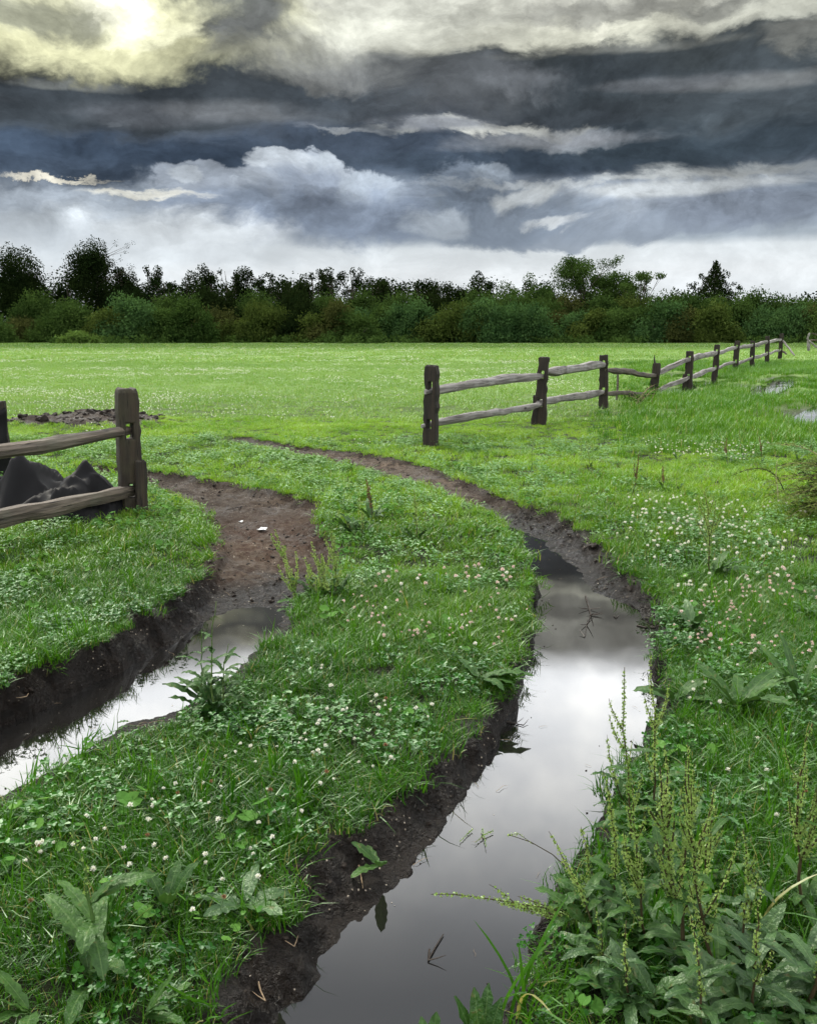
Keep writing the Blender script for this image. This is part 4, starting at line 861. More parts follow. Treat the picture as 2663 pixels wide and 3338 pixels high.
# black fabric heap between the rails and a fabric-wrapped stake at the border
def heap():
    x0, x1, y0, y1 = -4.1, -2.13, 6.5, 7.6; nx, ny = 90, 70; mb = MB(); V_ = []
    pk = []
    for (px_, py_, Y, s, a) in [(72,1508,6.95,.30,1), (285,1533,6.9,.22,1), (180,1600,6.75,.34,.85), (-90,1560,6.9,.4,1), (340,1600,6.75,.16,.9)]:
        v = V(px_, py_, Y); pk.append((v[0], Y, v[2], s))
    for j in range(ny):
        for i in range(nx):
            x = lerp(x0, x1, i / (nx - 1)); y = lerp(y0, y1, j / (ny - 1)); X = np.array([x]); Y = np.array([y]); z = 0
            for (cx_, cy_, hh, s) in pk: r = sqrt(((x - cx_) / s) ** 2 + ((y - cy_) / .45) ** 2); z = max(z, hh * (sqrt(max(0, 1 - r * .58) ** 2 + .012) - .11) * 1.0 if r < 1.72 else 0)
            r = 1 - abs(float(fbm(X * .9 + Y * .4, Y * .6 - X * .5, 3.6, 1)[0])) * 4; r2 = 1 - abs(float(fbm(X * 1.3 - Y * .7 + 5, Y * .5 + X * .6, 5.2, 2)[0])) * 4; z = z + (.085 * r + .075 * r2) * min(1, max(0, z) * 6) + .006 * float(fbm(X, Y, 16, 2)[0])
            lx = -2.19 - max(0, 7.0 - y) * .29 - .05; z = z * float(sstep(0, .10, lx - x)) if y < 7.0 else z
            ex = min(1, min(i, nx - 1 - i) / 6, min(j, ny - 1 - j) / 6); V_.append((x - x0, y - y0, z * ex - .03 + .02 * ex))
    mb.add(V_, [(j * nx + i, j * nx + i + 1, (j + 1) * nx + i + 1, (j + 1) * nx + i) for j in range(ny - 1) for i in range(nx - 1)]); o = mb.obj('fabric_heap', MF, smooth=True); o.location = (x0, y0, 0)
    m = o.modifiers.new('thickness', 'SOLIDIFY'); m.thickness = .006; tag(o, 'heap of crumpled black fabric sheet behind the left fence rails', 'fabric')
heap()
def silt():
    g = G(40, 1560); r = empty('silt_fence', g, 'dark fabric panel on a stake at the left border', 'silt fence')
    h = float(V(30, 1308, g[1])[2]); s = post_mesh(.07, .05, h, [], 395).obj('stake', MWP, r); s.location = (-.03, 0, 0)
    mb = MB(); V_ = []; n, m_ = 24, 14
    for k in range(m_):
        for i in range(n):
            t = i / (n - 1); z = k / (m_ - 1); top = h * (.93 - .30 * min(t * 5, 1.0)) ; V_.append((-t * 1.6 + .012, -.035 + .05 * sin(t * 22 + z * 3) * t + .02 * sin(z * 9 + t * 6) - t * .9, z * top))
    mb.add(V_, [(k * n + i, k * n + i + 1, (k + 1) * n + i + 1, (k + 1) * n + i) for k in range(m_ - 1) for i in range(n - 1)]); o = mb.obj('fabric', MF, r, True); q = o.modifiers.new('thickness', 'SOLIDIFY'); q.thickness = .004
silt()

# ------------------------------------------------------------------ low juniper at the right border
def juniper():
    random.seed(400); g = G(2760, 1690); g[2] = 0; r = empty('juniper_bush', g, 'low drooping juniper with feathery dark branches cut by the right border', 'bush')
    top = MB(); bot = MB(); wood = MB()
    for k in range(70):
        th = random.uniform(0, 2 * pi) if k > 26 else random.uniform(2.3, 4.1); L = random.uniform(.28, .60); lvl = random.uniform(.05, .50)
        a = np.array([0, 0, lvl * .5]); e = np.array([cos(th) * L, sin(th) * L, lvl + random.uniform(-.14, .06)]); P = curve(a, e, (0, 0, .10), 9)
        tube(wood, P, [.006 * (1 - .8 * q / 9) for q in range(10)], 4)
        for q in range(1, 10):
            for sgn in (-1, 1):
                d = nrm(P[q] - P[q - 1]); s = nrm(np.cross(d, (0, 0, 1))) * sgn; tip = P[q] + (d * .7 + s * .7 + np.array([0, 0, random.uniform(-.35, .15)])) * random.uniform(.05, .11)
                Q = curve(P[q], tip, (0, 0, .01), 4); ax_ = nrm(tip - P[q])
                for u in range(11):
                    t = u / 11 * 4; i = int(t); c = Q[i] + (Q[i + 1] - Q[i]) * (t - i); sd = nrm(np.cross(ax_, (0, 0, 1))) * (1 if u % 2 else -1)
                    dd = nrm(ax_ + sd * .8 + np.array([random.gauss(0, .25), random.gauss(0, .25), random.gauss(.1, .3)])); w = nrm(np.cross(dd, (random.gauss(0, .4), random.gauss(0, .4), 1))) * .0045; L_ = random.uniform(.022, .045)
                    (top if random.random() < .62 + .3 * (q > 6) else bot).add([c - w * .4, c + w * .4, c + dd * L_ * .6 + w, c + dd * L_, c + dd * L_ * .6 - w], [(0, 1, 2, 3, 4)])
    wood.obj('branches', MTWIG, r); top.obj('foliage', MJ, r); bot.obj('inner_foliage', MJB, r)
juniper()
random.seed(411); g = G(2465, 1610); g[2] = hz(g)
sp = MB(); e = V(2398, 1545, g[1]) - g; P = curve((.25, 0, .0), e, (.05, 0, .12), 12); tube(sp, P, [.007 * (1 - .8 * k / 12) for k in range(13)], 4)
for k in range(2, 13):
    for q in range(14): dd = nrm(nrm(P[k] - P[k - 1]) + np.array([random.gauss(0, .9), random.gauss(0, .9), random.gauss(0, .6)])); w = nrm(np.cross(dd, (.3, .5, .7))) * .003; sp.add([P[k] - w, P[k] + w, P[k] + dd * .05], [(0, 1, 2)], 1)
o = sp.obj('juniper_sprig', [MTWIGd, MJ]); o.location = [float(v) for v in g]; tag(o, 'single arching juniper sprig left of the drooping juniper', 'sprig')

# ------------------------------------------------------------------ trees and shrubs beyond the meadow
def ico_dirs(n, rng):
    v = rng.normal(size=(n, 3)); return v / np.linalg.norm(v, axis=1, keepdims=True)
def foliage(blobs, size, dens, rng, elong=1.0, upb=0.0, core=True, ragged=.16):
    """leaf-sized faces over the skins of many overlapping clumps; returns verts, faces, rnd"""
    Vs = []; Rn = []
    for (c, r) in blobs:
        c = np.array(c); r = np.array(r); area = 4 * pi * (r[0] * r[1] + r[1] * r[2] + r[0] * r[2]) / 3; n = max(10, int(dens * area / size ** 2)); d = ico_dirs(n, rng)
        k = 1 + ragged * rng.normal(size=(n, 1)); k = np.where(rng.random((n, 1)) < .38, rng.uniform(.2, .85, (n, 1)), np.clip(k, .35, 1.5)); p = c + d * r * k
        a = ico_dirs(n, rng); a[:, 2] += upb; a /= np.linalg.norm(a, axis=1, keepdims=True); b = np.cross(a, ico_dirs(n, rng)); b /= np.linalg.norm(b, axis=1, keepdims=True) + 1e-9
        s = size * rng.uniform(.55, 1.25, (n, 1)); Vs.append(np.stack([p - b * s * .38, p + a * s * elong * .45, p + b * s * .38, p - a * s * elong * .4], 1)); Rn.append(np.repeat(np.clip(rng.random(n) * .45 + rng.random() * .5, 0, .92), 4))
    v = np.concatenate(Vs).reshape(-1, 3); return v, np.concatenate(Rn)
def fol_obj(name, v, rn, mat, parent=None, cores=None):
    me = bpy.data.meshes.new(name); nv = len(v); nf = nv // 4; cv = np.zeros((0, 3)); cf = []
    if cores:
        vs = []; o = nv
        for (c, r) in cores:
            rings, seg = 5, 8
            for a in range(rings + 1):
                for b in range(seg):
                    th = pi * a / rings; ph = 2 * pi * b / seg; vs.append((c[0] + r[0] * .72 * sin(th) * cos(ph), c[1] + r[1] * .72 * sin(th) * sin(ph), c[2] + r[2] * .72 * cos(th)))
            cf += [(o + a * seg + b, o + a * seg + (b + 1) % seg, o + (a + 1) * seg + (b + 1) % seg, o + (a + 1) * seg + b) for a in range(rings) for b in range(seg)]; o += (rings + 1) * seg
        cv = np.array(vs)
    allv = np.concatenate([v, cv]) if len(cv) else v; li = np.concatenate([np.arange(nv), np.array(cf, int).ravel()]) if len(cf) else np.arange(nv)
    me.vertices.add(len(allv)); me.vertices.foreach_set('co', allv.ravel()); me.loops.add(len(li)); me.loops.foreach_set('vertex_index', li.astype(np.int32)); me.polygons.add(len(li) // 4); me.polygons.foreach_set('loop_start', np.arange(0, len(li), 4)); me.update(); me.validate()
    a = me.attributes.new('rnd', 'FLOAT', 'POINT'); rr = np.zeros(len(allv), np.float32); rr[:nv] = rn; a.data.foreach_set('value', rr); me.materials.append(mat)
    o = bpy.data.objects.new(name, me); COL.objects.link(o)
    if parent: o.parent = parent
    return o
def woody(kind, cx, ytop, wpx, Y, mat, label, cat, group, seed, shape='dome', base=None):
    rng = np.random.default_rng(seed); T = V(cx, ytop, Y); H = T[2]; W = wpx / F * Y; g = (T[0], Y, -.1)
    r = empty(kind, g, label, cat, group); B = []; trunk = MB(); random.seed(seed)
    if shape == 'dome':
        n = int(12 + W * 2.0)
        for k in range(n):
            x = rng.uniform(-1, 1); prof = (1 - abs(x) ** 2.4) ** .5; z = rng.uniform(.12, .86) * prof; rr = rng.uniform(.15, .24) * W
            B.append(((x * W * .42, rng.uniform(-.32, .30) * W * .6, z * H), (rr * .8, rr * .8, min(rr * rng.uniform(.75, 1.2), H * .3))))
        for k in range(int(W * 2.2)):
            x = rng.uniform(-.95, .95); B.append(((x * W * .46, -W * .25 * rng.random(), rng.uniform(.05, .3) * H), (W * .12, W * .12, H * .16)))
        B.append(((rng.uniform(-.1, .1) * W, 0, H * .78), (W * .2, W * .2, H * .20)))
        v, rn = foliage(B, .21, 1.2, rng, 1.9, .9, ragged=.24); tube(trunk, [(0, 0, 0), (.05, 0, H * .45)], [.12, .05], 5)
        for q in range(3): tube(trunk, [(0, 0, .1), (rng.uniform(-.3, .3) * W, rng.uniform(-.2, .2) * W, H * .5)], [.07, .03], 4)
    elif shape == 'leafy':
        zb = H * .25; n = 34; tops = [(rng.uniform(-.38, .38) * W, rng.uniform(.86, 1.0)) for _ in range(4)] + [(0, 1.0)]
        for k in range(n):
            tx, th = tops[k % 5]; t = rng.random() ** .8; x = tx * (.5 + .5 * t) + rng.normal(0, .13) * W * (1.2 - .8 * t); y = rng.uniform(-.3, .3) * W
            rr = W * rng.uniform(.10, .18) * (1.2 - .5 * t); B.append(((x, y, lerp(zb, H * th - rr * 1.1, t)), (rr * rng.uniform(.8, 1.2), rr, rr * rng.uniform(.9, 1.6))))
        v, rn = foliage(B, .24, 1.5, rng, 1.2, .3, ragged=.12); P = curve((0, 0, 0), (rng.uniform(-.3, .3), 0, H * .9), (.2, 0, 0), 6); tube(trunk, P, [.22, .19, .16, .13, .09, .06, .02], 6)
        for c, rr in B: tube(trunk, [P[min(5, int(c[2] / H * 5))], np.array(c)], [.06, .015], 4)
    elif shape == 'column':
        for k in range(34):
            t = rng.random(); a = rng.random() * 6.28; rad = W * .36 * (1 - .25 * t) * rng.uniform(.3, 1); rr = W * rng.uniform(.12, .19)
            B.append(((cos(a) * rad - .1 * W, sin(a) * rad, lerp(H * .12, H - rr, t)), (rr, rr, rr * 1.2)))
        v, rn = foliage(B, .24, 1.5, rng, 1.2, .3, ragged=.14); tube(trunk, [(0, 0, 0), (0, 0, H * .85)], [.3, .08], 6)
        for q in range(26):
            z = H * rng.uniform(.62, .96); d = np.array([rng.uniform(.1, .62), rng.uniform(-.3, .3), rng.uniform(.05, .35)]) * W; tube(trunk, [(0, 0, z - W * .2), np.array([0, 0, z - W * .2]) + d], [.04, .01], 4)
            c = np.array([0, 0, z - W * .2]) + d; v2, r2 = foliage([(c, (.35, .35, .4))], .16, .28, rng, 1.2, .3); v = np.concatenate([v, v2]); rn = np.concatenate([rn, r2])
    elif shape == 'open':
        P = curve((0, 0, 0), (0, 0, H * .7), (.3, 0, 0), 6); tube(trunk, P, [.25, .22, .19, .16, .13, .1, .06], 6)
        for k in range(15):
            a = rng.random() * 6.28; e = np.array([cos(a) * W * rng.uniform(.15, .48), sin(a) * W * .3, H * rng.uniform(.62, .97)]); s0 = P[rng.integers(3, 6)]; Q = curve(s0, e, (0, 0, -.3), 5); tube(trunk, Q, [.09, .07, .055, .04, .03, .015], 4)
            rr = W * rng.uniform(.07, .13); B.append((e, (rr * 1.3, rr * 1.2, rr * .8)))
            for q in range(2): f = e + np.array([rng.normal(0, 1) * W * .09, rng.normal(0, 1) * W * .08, rng.normal(0, .6) * W * .07]); tube(trunk, [Q[3], f], [.03, .01], 4); B.append((f, (rr * .7, rr * .7, rr * .55)))
        B.append(((0, 0, H - W * .07), (W * .1, W * .1, W * .08))); Blow = [((rng.uniform(-.35, .35) * W, rng.uniform(-.2, .2) * W, H * rng.uniform(.2, .6)), (W * .14, W * .14, W * .16)) for _ in range(14)]
        v, rn = foliage(B, .21, 1.2, rng, 1.2, .3, ragged=.14); v2, r2 = foliage(Blow, .3, .9, rng, 1.2, .3, ragged=.2); v = np.concatenate([v, v2]); rn = np.concatenate([rn, r2]); B = Blow
    elif shape == 'conifer':
        tube(trunk, [(0, 0, 0), (0, 0, H)], [.22, .02], 6); zb = H * .35
        for k in range(90):
            t = (k / 90) ** .85; z = lerp(zb, H * .97, t); rad = W * .56 * (1 - t) ** 1.0 * (1.05 if k % 5 < 2 else .62) * rng.uniform(.8, 1.05); a = k * 2.4; e = np.array([cos(a) * rad, sin(a) * rad, z + rad * .35]); s0 = np.array([0, 0, z - rad * .1])
            tube(trunk, [s0, e], [.03, .008], 4); m = .5 * (s0 + e); B.append((e, (.12 + rad * .10, .12 + rad * .10, .26))); B.append((m, (rad * .28 + .08, rad * .28 + .08, .22)))
        v, rn = foliage(B, .20, .8, rng, 1.8, 1.2, ragged=.2)
    fol_obj('crown' if shape != 'dome' else 'foliage', v, rn, MT[mat], r)
    trunk.obj('trunk' if shape != 'dome' else 'stems', MBARK, r); return r
ORD = 'first second third fourth fifth sixth seventh eighth ninth tenth eleventh twelfth thirteenth fourteenth fifteenth sixteenth seventeenth eighteenth nineteenth twentieth'.split() + ['twenty-' + q for q in 'first second third fourth fifth sixth seventh eighth ninth'.split()] + ['thirtieth'] + ['thirty-' + q for q in 'first second third fourth fifth sixth seventh eighth ninth'.split()]
TR = [(62,812,215,'leafy','dark','spreading dark tree with ragged branches, first along the skyline from the left'), (209,893,70,'leafy','dark','small dark tree between the ragged spreading tree and the tall vine-covered one'),
      (305,785,150,'column','dark','tall vine-smothered tree, the highest on the left side'), (390,863,95,'leafy','dark',None), (476,866,95,'leafy','dark',None), (530,892,80,'leafy','dark',None), (608,882,100,'leafy','dark',None), (674,856,95,'leafy','dark',None),
      (735,862,85,'leafy','dark',None), (805,866,100,'leafy','dark',None), (875,886,70,'open','dark','thin see-through tree beside the tallest dark group left of the middle'), (941,898,110,'leafy','dark',None), (1014,892,80,'leafy','dark',None), (1075,866,75,'leafy','dark',None), (1146,868,95,'leafy','dark',None),
      (1208,908,100,'leafy','dark',None), (1285,908,100,'leafy','dark',None), (1362,903,70,'leafy','dark',None), (1430,903,90,'leafy','dark',None), (1571,888,110,'leafy','dark',None), (1500,925,110,'leafy','dark',None), (1718,900,140,'leafy','mid',None),
      (1905,838,200,'open','mid','tall airy tree with layered branches, highest right of the middle'), (2012,868,150,'leafy','mid','rounded tree crown joined to the right of the tall airy tree'), (2085,886,110,'open','mid','bare-twigged airy tree at the right side of the rounded crown'),
      (2334,843,170,'conifer','dark','dark pointed conifer standing alone above the low scrub on the right'), (1640,930,110,'leafy','mid',None), (1800,925,120,'leafy','mid',None)]
TR.sort(key=lambda q: q[0])
for k, (cx, yt, w, sh, mt, lab) in enumerate(TR):
    lab = lab or ('%s leafy tree, %s along the skyline counting from the left' % ('dark' if mt == 'dark' else 'green', ORD[k]))
    woody('conifer_tree' if sh == 'conifer' else 'leafy_tree', cx, yt - (8 if sh == 'leafy' else 0), w * 1.25, [121, 124, 119][k % 3], mt, lab, 'tree', 'trees along the skyline', 500 + k, sh)
MIDB = [(120,960,150,'mid'), (230,965,130,'mid'), (420,935,150,'dark'), (560,955,140,'mid'), (700,945,150,'dark'), (850,950,150,'mid'), (960,960,150,'dark'), (1090,950,140,'mid'), (1200,950,150,'mid'), (1310,955,150,'mid'), (1420,960,140,'dark'), (1540,950,160,'mid'), (1650,960,150,'mid'), (1770,965,140,'mid'), (1860,960,140,'brown'), (1960,965,150,'mid'), (2060,960,150,'olive'), (2160,952,160,'mid'), (2250,962,150,'mid'), (2350,960,160,'mid'), (2458,962,140,'mid'), (2560,968,160,'mid'), (2660,975,160,'mid')]
for k, (cx, yt, w, mt) in enumerate(MIDB):
    woody('shrub', cx, yt, w * 1.25, 115 + (k % 3), mt, '%s thicket shrub, %s from the left in the row behind the front shrubs' % ({'mid': 'green', 'dark': 'dark green', 'brown': 'brownish', 'olive': 'olive'}[mt], ORD[k]), 'shrub', 'shrubs in the row behind', 600 + k)
FR = [(15,1048,80,'blue'), (77,1033,150,'brown'), (217,994,180,'mid'), (262,1080,120,'light'), (348,1010,160,'olive'), (425,972,170,'blue'), (542,1000,140,'mid'), (620,975,130,'mid'), (705,1012,160,'brown'), (785,1042,160,'olive'), (860,975,150,'olive'), (905,1008,150,'olive'), (985,968,130,'dark'), (1040,1016,150,'olive'), (1100,985,140,'brown'), (1145,1016,150,'mid'), (1193,998,120,'blue'), (1247,988,120,'mid'), (1296,992,120,'blue'), (1362,988,140,'blue'), (1478,988,200,'olive'), (1571,972,140,'blue'), (1690,988,190,'blue'), (1765,1042,90,'mid'), (1827,1018,130,'brown'), (1877,1008,110,'blue'), (1935,1012,130,'olive'), (2028,1008,140,'mid'), (2090,1002,120,'mid'), (2167,984,160,'blue'), (2253,1012,140,'brown'), (2330,998,140,'olive'), (2408,975,150,'mid'), (2555,1000,210,'blue'), (2652,1000,100,'brown'), (-60,1010,160,'mid'), (2730,985,170,'mid')]
FR.sort(key=lambda q: q[0])
CN = {'mid': 'green', 'dark': 'very dark green', 'blue': 'blue-green', 'olive': 'olive', 'brown': 'brownish', 'light': 'light green'}
vis = 0
for k, (cx, yt, w, mt) in enumerate(FR):
    lab = '%s %s shrub, %s from the left in the row at the meadow edge' % (['rounded', 'broad', 'bushy'][k % 3] if w > 125 else 'narrow', CN[mt], ORD[max(0, k - 1)]) if 0 < k < len(FR) - 1 else ('green shrub just outside the %s border' % ('left' if k == 0 else 'right'))
    if mt == 'light': lab = 'low light green shrub in front of the meadow-edge row near the left'
    woody('shrub', cx, yt, w * 1.2, (106 + (k * 7 % 8)) if yt < 1060 else 103, mt, lab, 'shrub', 'shrubs at the meadow edge', 700 + k)
rng = np.random.default_rng(77); B = []
for k in range(420):
    cx = rng.uniform(-500, 3200); top = np.interp(cx, [-500, 0, 1300, 2000, 2300, 3200], [890, 888, 908, 935, 962, 995]); v = V(cx, top + 12, 132); z = v[2] * rng.uniform(.15, .93); rr = rng.uniform(1.0, 2.0)
    B.append(((v[0], 132 + rng.uniform(-3, 4), z), (rr * 1.3, rr, rr)))
v, rn = foliage(B, .36, .75, rng, 1.3, .4, ragged=.2); o = fol_obj('far_woods', v, rn, MT['dark']); tag(o, kind='stuff')
rng = np.random.default_rng(78); B = []
for k in range(300):
    x = rng.uniform(-70, 70); B.append(((x, 106 + 3.5 * sin(x * .23) + rng.uniform(-2.2, 2.0), rng.uniform(.0, .5)), (rng.uniform(.5, 1.1), .5, rng.uniform(.3, .7))))
v, rn = foliage(B, .25, .6, rng, 1.8, 1.0); o = fol_obj('undergrowth', v, rn, MT['mid']); tag(o, kind='stuff')
# rough ungrazed ground at the far edge of the meadow
# ------------------------------------------------------------------ sky and light
SUN_AZ, SUN_EL = radians(-34), radians(50)
sun = bpy.data.lights.new('sun', 'SUN'); sun.energy = 3.6; sun.angle = radians(8); sun.color = (1, .95, .82); so = bpy.data.objects.new('sun', sun); COL.objects.link(so)
so.rotation_euler = (pi / 2 - SUN_EL, 0, pi - SUN_AZ)
W_ = bpy.data.worlds.new('World'); SC.world = W_; W_.use_nodes = True; t = NT(W_.node_tree); t.dim = '2D'; bg = t.n['Background']; STR = .1; bg.inputs[1].default_value = STR
nis = t.new('ShaderNodeTexSky', sky_type='NISHITA'); nis.sun_disc = False; nis.sun_elevation = SUN_EL; nis.sun_rotation = SUN_AZ
dr = t.new('ShaderNodeTexCoord').outputs['Generated']; sp = t.new('ShaderNodeSeparateXYZ'); t.put(sp.inputs[0], dr)
az = t.math('ARCTAN2', sp.outputs[0], sp.outputs[1]); el = t.math('ARCSINE', sp.outputs[2])
cb = t.new('ShaderNodeCombineXYZ'); t.put(cb.inputs[0], az); t.put(cb.inputs[1], el); ae = cb.outputs[0]
def warp(vec, sx, sy, scale, amt, det=5, rough=.55):
    n = t.noise(t.vmul(vec, (sx, sy, 1)), scale, det, rough, col=True); s = t.new('ShaderNodeVectorMath', operation='SUBTRACT'); t.put(s.inputs[0], n); s.inputs[1].default_value = (.5, .5, .5)
    return t.vadd(vec, t.vmul(s.outputs[0], (amt[0], amt[1], 0)))
wA = warp(warp(ae, 1, 1.8, 5, (.10, .05), 2, .5), 1, 1.9, 20, (.050, .034), 8, .62)              # ragged cloud edges
wB = warp(ae, 1, 3.5, 5, (.30, .022), 6, .55)              # long streaks
wC = warp(warp(ae, 1, 1.2, 7, (.07, .05), 2, .5), 1, 1.2, 26, (.022, .022), 5, .6)   # rounded heaps
def voro(vec, scale, det):
    o = t.new('ShaderNodeTexVoronoi', feature='SMOOTH_F1', voronoi_dimensions='2D'); t.put(o.inputs['Vector'], vec); o.inputs['Scale'].default_value = scale; o.inputs['Detail'].default_value = det
    o.inputs['Roughness'].default_value = .55; o.inputs['Lacunarity'].default_value = 2.3; o.inputs['Smoothness'].default_value = .35; o.normalize = True if det else False
    return t.math('SUBTRACT', 1.0, o.outputs['Distance'])
wV = warp(ae, 1, 1.5, 12, (.03, .03), 4, .6)
bil = t.step(voro(t.vmul(wV, (1, 1.7, 1)), 13, 4), .42, .98, False)
def azel(px, py):
    x, y, z = ray(px, py); return atan2(float(x), float(y)), math.asin(float(z) / sqrt(float(x) ** 2 + float(y) ** 2 + float(z) ** 2))
def lc(c): return tuple(q / STR for q in s2l(c))
# backdrop: luminance by elevation; the unseen part overhead is set far brighter than the bank ahead
ramp = t.new('ShaderNodeValToRGB'); spw = t.new('ShaderNodeSeparateXYZ'); t.put(spw.inputs[0], wB)
t.put(ramp.inputs[0], t.step(spw.outputs[1], -.05, .45, False)); R = ramp.color_ramp
def e2f(e): return (e + .05) / .5
stops = [(azel(1331, 1078)[1], (214, 221, 226)), (azel(1331, 900)[1], (222, 227, 230)), (azel(1331, 815)[1], (212, 219, 223)), (azel(1331, 785)[1], (160, 171, 181)), (azel(1331, 640)[1], (116, 128, 142)), (azel(1331, 705)[1], (158, 168, 179)), (azel(1331, 540)[1], (88, 100, 116)), (azel(1331, 440)[1], (84, 92, 102)), (azel(1331, 300)[1], (92, 97, 104)), (azel(1331, 190)[1], (120, 124, 124)), (azel(1331, 120)[1], (205, 206, 192)), (azel(1331, -40)[1], (198, 199, 190))]
while len(R.elements) < len(stops): R.elements.new(.5)
for e, (p_, c) in zip(R.elements, stops): e.position = e2f(p_); e.color = (*s2l(c), 1)
col = t.mix(1.0, ramp.outputs[0], (1 / STR,) * 3, 'MULTIPLY')
def blob(col, px, py, rx, ry, c, wp, soft=.6, op=1.0, tilt=0.0, gain=1.0):
    a, e = azel(px, py); a1, _ = azel(px + 1, py); _, e1 = azel(px, py - 1); ra, re = rx / F * .95, ry / F * .93
    s = t.new('ShaderNodeVectorMath', operation='SUBTRACT'); t.put(s.inputs[0], wp); s.inputs[1].default_value = (a, e, 0); v = s.outputs[0]
    if tilt:
        rt = t.new('ShaderNodeVectorRotate', rotation_type='Z_AXIS'); t.put(rt.inputs[0], v); rt.inputs['Angle'].default_value = tilt; v = rt.outputs[0]
    v = t.vmul(v, (1 / ra, 1 / re, 0)); ln = t.new('ShaderNodeVectorMath', operation='LENGTH'); t.put(ln.inputs[0], v)
    kb = .75 if wp is wC else (.42 if wp is wA else .06); lv = t.math('SUBTRACT', ln.outputs['Value'], t.math('MULTIPLY', t.math('SUBTRACT', bil, .5), kb))
    f = t.math('MULTIPLY', t.step(lv, 1 + soft * .5, 1 - soft * .5), op); return t.mix(f, col, tuple(q * gain for q in lc(c)))
for args in [
    (500, 800, 620, 80, (204, 212, 218), wA, 1.2, .8), (330, 535, 700, 95, (60, 74, 92), wA, .8, .9, -.05), (1250, 470, 460, 75, (68, 80, 96), wA, .9, .85), (1780, 515, 560, 50, (64, 76, 90), wB, .6, .95),
    (2050, 730, 800, 58, (138, 149, 163), wA, .5, .9), (2000, 670, 420, 60, (156, 166, 178), wC, .8, .8), (2450, 700, 300, 60, (122, 132, 147), wC, .9, .75),
    (200, 680, 420, 55, (166, 176, 187), wA, 1.2, .8), (300, 760, 500, 50, (192, 201, 209), wA, 1.2, .7),
    (900, 690, 460, 110, (150, 161, 174), wC, .6, .9), (690, 600, 150, 60, (158, 168, 181), wC, .22, 1), (640, 585, 60, 26, (186, 195, 204), wC, .4, .8),
    (990, 600, 190, 110, (172, 182, 194), wC, .16, 1), (900, 530, 90, 42, (190, 199, 208), wC, .3, .9), (1040, 540, 70, 36, (184, 194, 204), wC, .3, .8), (1010, 625, 130, 70, (142, 153, 169), wC, .7, .9),
    (1190, 640, 130, 80, (166, 177, 189), wC, .25, .95), (1120, 715, 380, 85, (119, 131, 149), wC, .9, .9), (760, 690, 210, 40, (126, 138, 155), wC, 1, .8), (640, 790, 300, 60, (206, 213, 218), wA, 1.2, .9),
    (1500, 625, 130, 90, (116, 128, 143), wC, .3, 1), (1560, 560, 70, 30, (150, 161, 173), wC, .5, .7), (1640, 725, 280, 62, (126, 138, 153), wC, .6, .9), (1420, 730, 90, 40, (168, 178, 188), wC, .8, .8),
    (1830, 705, 70, 16, (222, 227, 228), wA, 1.2, .6), (1700, 640, 90, 25, (205, 211, 213), wC, 1, .7), (480, 658, 130, 12, (226, 226, 216), wA, 1, .85), (240, 600, 170, 7, (230, 226, 210), wA, .9, .85),
    (1900, 600, 420, 12, (196, 202, 204), wA, 1.2, .55), (2400, 572, 340, 26, (196, 200, 198), wA, 1.2, .6), (2100, 620, 330, 22, (200, 206, 208), wB, 1, .7),
    (2450, 430, 620, 110, (56, 67, 76), wA, .9, .9),
    (1580, 408, 290, 20, (220, 223, 217), wA, .9, .95), (1800, 445, 260, 26, (148, 155, 162), wA, 1.2, .7), (1350, 400, 200, 22, (150, 156, 165), wB, .9, .9), (1750, 455, 300, 22, (150, 155, 162), wB, 1, .7), (1140, 425, 90, 12, (180, 186, 190), wA, 1.3, .6), (345, 400, 40, 9, (150, 158, 168), wB, .8, .8),
    (2100, 200, 780, 100, (60, 67, 71), wA, .7, .95, .0), (1850, 300, 480, 80, (56, 63, 69), wA, .9, .8), (2500, 300, 400, 90, (70, 78, 84), wA, .9, .8), (1350, 270, 300, 80, (88, 92, 96), wA, 1, .8), (1650, 270, 110, 30, (125, 130, 136), wA, 1.4, .5), (2500, 260, 260, 20, (120, 123, 124), wB, 1, .6), (2200, 265, 230, 20, (105, 109, 114), wB, 1, .7),
    (1900, 170, 330, 14, (140, 142, 136), wB, 1, .5),
    (380, 300, 800, 110, (60, 67, 73), wA, .7, .92, -.10), (520, 370, 300, 40, (104, 109, 116), wB, 1, .6), (850, 360, 240, 35, (112, 116, 120), wB, 1, .6), (1130, 330, 220, 60, (70, 78, 86), wA, 1, .7),
    (60, 250, 210, 14, (120, 124, 122), wB, .9, .7), (110, 195, 330, 52, (40, 43, 45), wA, .7, .95, -.10),
    (480, 95, 560, 105, (224, 224, 184), wA, .7, .97, -.12), (1750, 100, 600, 52, (224, 225, 208), wA, .9, .9), (1350, 60, 300, 80, (205, 207, 196), wA, 1, .8),
    (1000, 170, 300, 60, (150, 152, 146), wA, 1, .75), (1130, 230, 180, 40, (120, 123, 124), wA, 1, .7), (620, 45, 330, 75, (84, 88, 90), wA, .55, .95), (800, 100, 200, 40, (110, 113, 112), wA, .8, .8, -.4),
    (350, 55, 240, 60, (246, 246, 205), wA, 1.1, 1, -.1, 1.05), (300, 40, 130, 40, (255, 255, 232), wA, 1, 1, 0, 1.15), (450, 110, 140, 30, (252, 252, 215), wA, 1, .9, -.2, 1.05),
    (60, 70, 190, 40, (130, 133, 122), wA, .9, .8), (1950, 35, 330, 34, (150, 151, 145), wA, .9, .85), (2400, 20, 200, 26, (120, 122, 118), wA, .8, .8), (2600, 130, 130, 40, (120, 122, 118), wA, .9, .8), (2480, 60, 200, 30, (196, 198, 186), wA, 1, .7), (1900, 110, 30, 30, (236, 236, 220), wA, 1, .6)]:
    col = blob(col, *args)
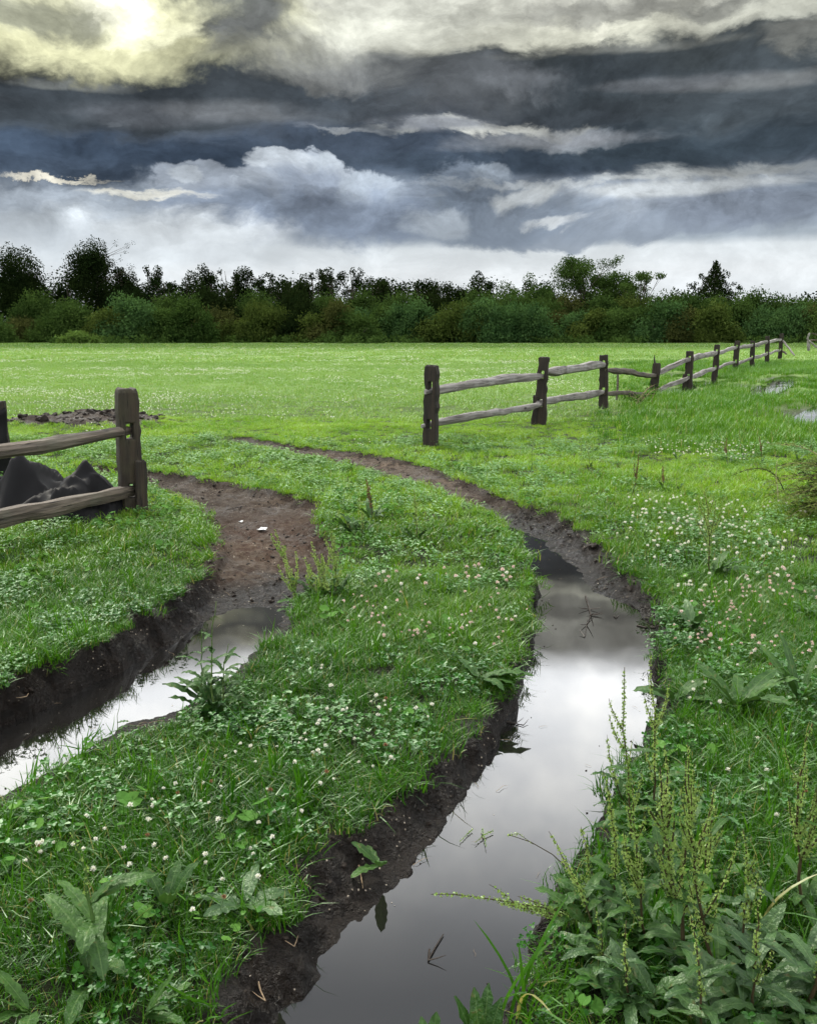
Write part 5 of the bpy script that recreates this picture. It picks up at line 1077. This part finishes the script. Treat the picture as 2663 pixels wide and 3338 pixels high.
mid_ = t.noise(t.vmul(wA, (1, 2.6, 1)), 6.5, 4, .6); fine = t.noise(t.vmul(wA, (1, 2.2, 1)), 14, 8, .62); fine2 = t.noise(t.vmul(wC, (1, 1.6, 1)), 40, 6, .6)
md = t.math('ADD', .62, t.math('MULTIPLY', t.math('ADD', t.math('MULTIPLY', t.step(fine, .28, .72, False), .7), t.math('MULTIPLY', t.step(fine2, .3, .7, False), .3)), .76)); md = t.math('MULTIPLY', md, t.math('MULTIPLY', t.math('ADD', .76, t.math('MULTIPLY', t.step(mid_, .30, .66), .42)), t.math('ADD', .70, t.math('MULTIPLY', bil, .58)))); md = t.math('ADD', 1.0, t.math('MULTIPLY', t.math('SUBTRACT', md, 1.0), t.math('ADD', .3, t.math('MULTIPLY', t.step(el, .085, .135), .7)))); cm = t.new('ShaderNodeCombineXYZ')
for k in range(3): t.put(cm.inputs[k], md)
col = t.mix(1.0, col, cm.outputs[0], 'MULTIPLY')
# unseen sky overhead, made extra bright to light the ground and the rut water
n_up = t.noise(t.vmul(ae, (1, 1.5, 1)), 5, 5); up = t.mix(t.step(n_up, .35, .7), (44, 45, 46), (62, 62, 60))
up = t.mix(t.step(el, .38, .72), up, (6.6, 7, 7.4)); up = t.mix(t.step(el, .72, 1.0), up, (18, 18.4, 19)); up = t.mix(.12, up, nis.outputs[0])
f_up = t.step(t.math('ADD', el, t.math('MULTIPLY', t.math('SUBTRACT', n_up, .5), .05)), .336, .385)
aab = t.math('ABSOLUTE', az); side = t.mix(t.step(n_up, .35, .65), (3.2, 3.5, 3.8), (6.5, 6.7, 6.8)); f_side = t.math('MULTIPLY', t.step(aab, .62, 1.0), t.step(el, .42, .32))
def bgnode(c):
    q = t.new('ShaderNodeBackground'); t.put(q.inputs[0], c); q.inputs[1].default_value = STR; return q.outputs[0]
def shmix(f, a_, b_):
    q = t.new('ShaderNodeMixShader'); t.put(q.inputs[0], f); t.l.new(a_, q.inputs[1]); t.l.new(b_, q.inputs[2]); return q.outputs[0]
t.l.new(shmix(f_up, shmix(f_side, bgnode(col), bgnode(side)), bgnode(up)), t.n['World Output'].inputs[0]); t.n.remove(bg)
W_.cycles.sampling_method = 'MANUAL'; W_.cycles.sample_map_resolution = 512

SC.view_settings.view_transform = 'Standard'; SC.view_settings.look = 'None'; SC.view_settings.exposure = 0.16; SC.view_settings.gamma = 1.0
SC.cycles.use_adaptive_sampling = True; SC.cycles.adaptive_threshold = .03; SC.cycles.max_bounces = 4; SC.cycles.diffuse_bounces = 1; SC.cycles.glossy_bounces = 3; SC.cycles.transmission_bounces = 4; SC.cycles.use_denoising = True; SC.cycles.sample_clamp_indirect = 6
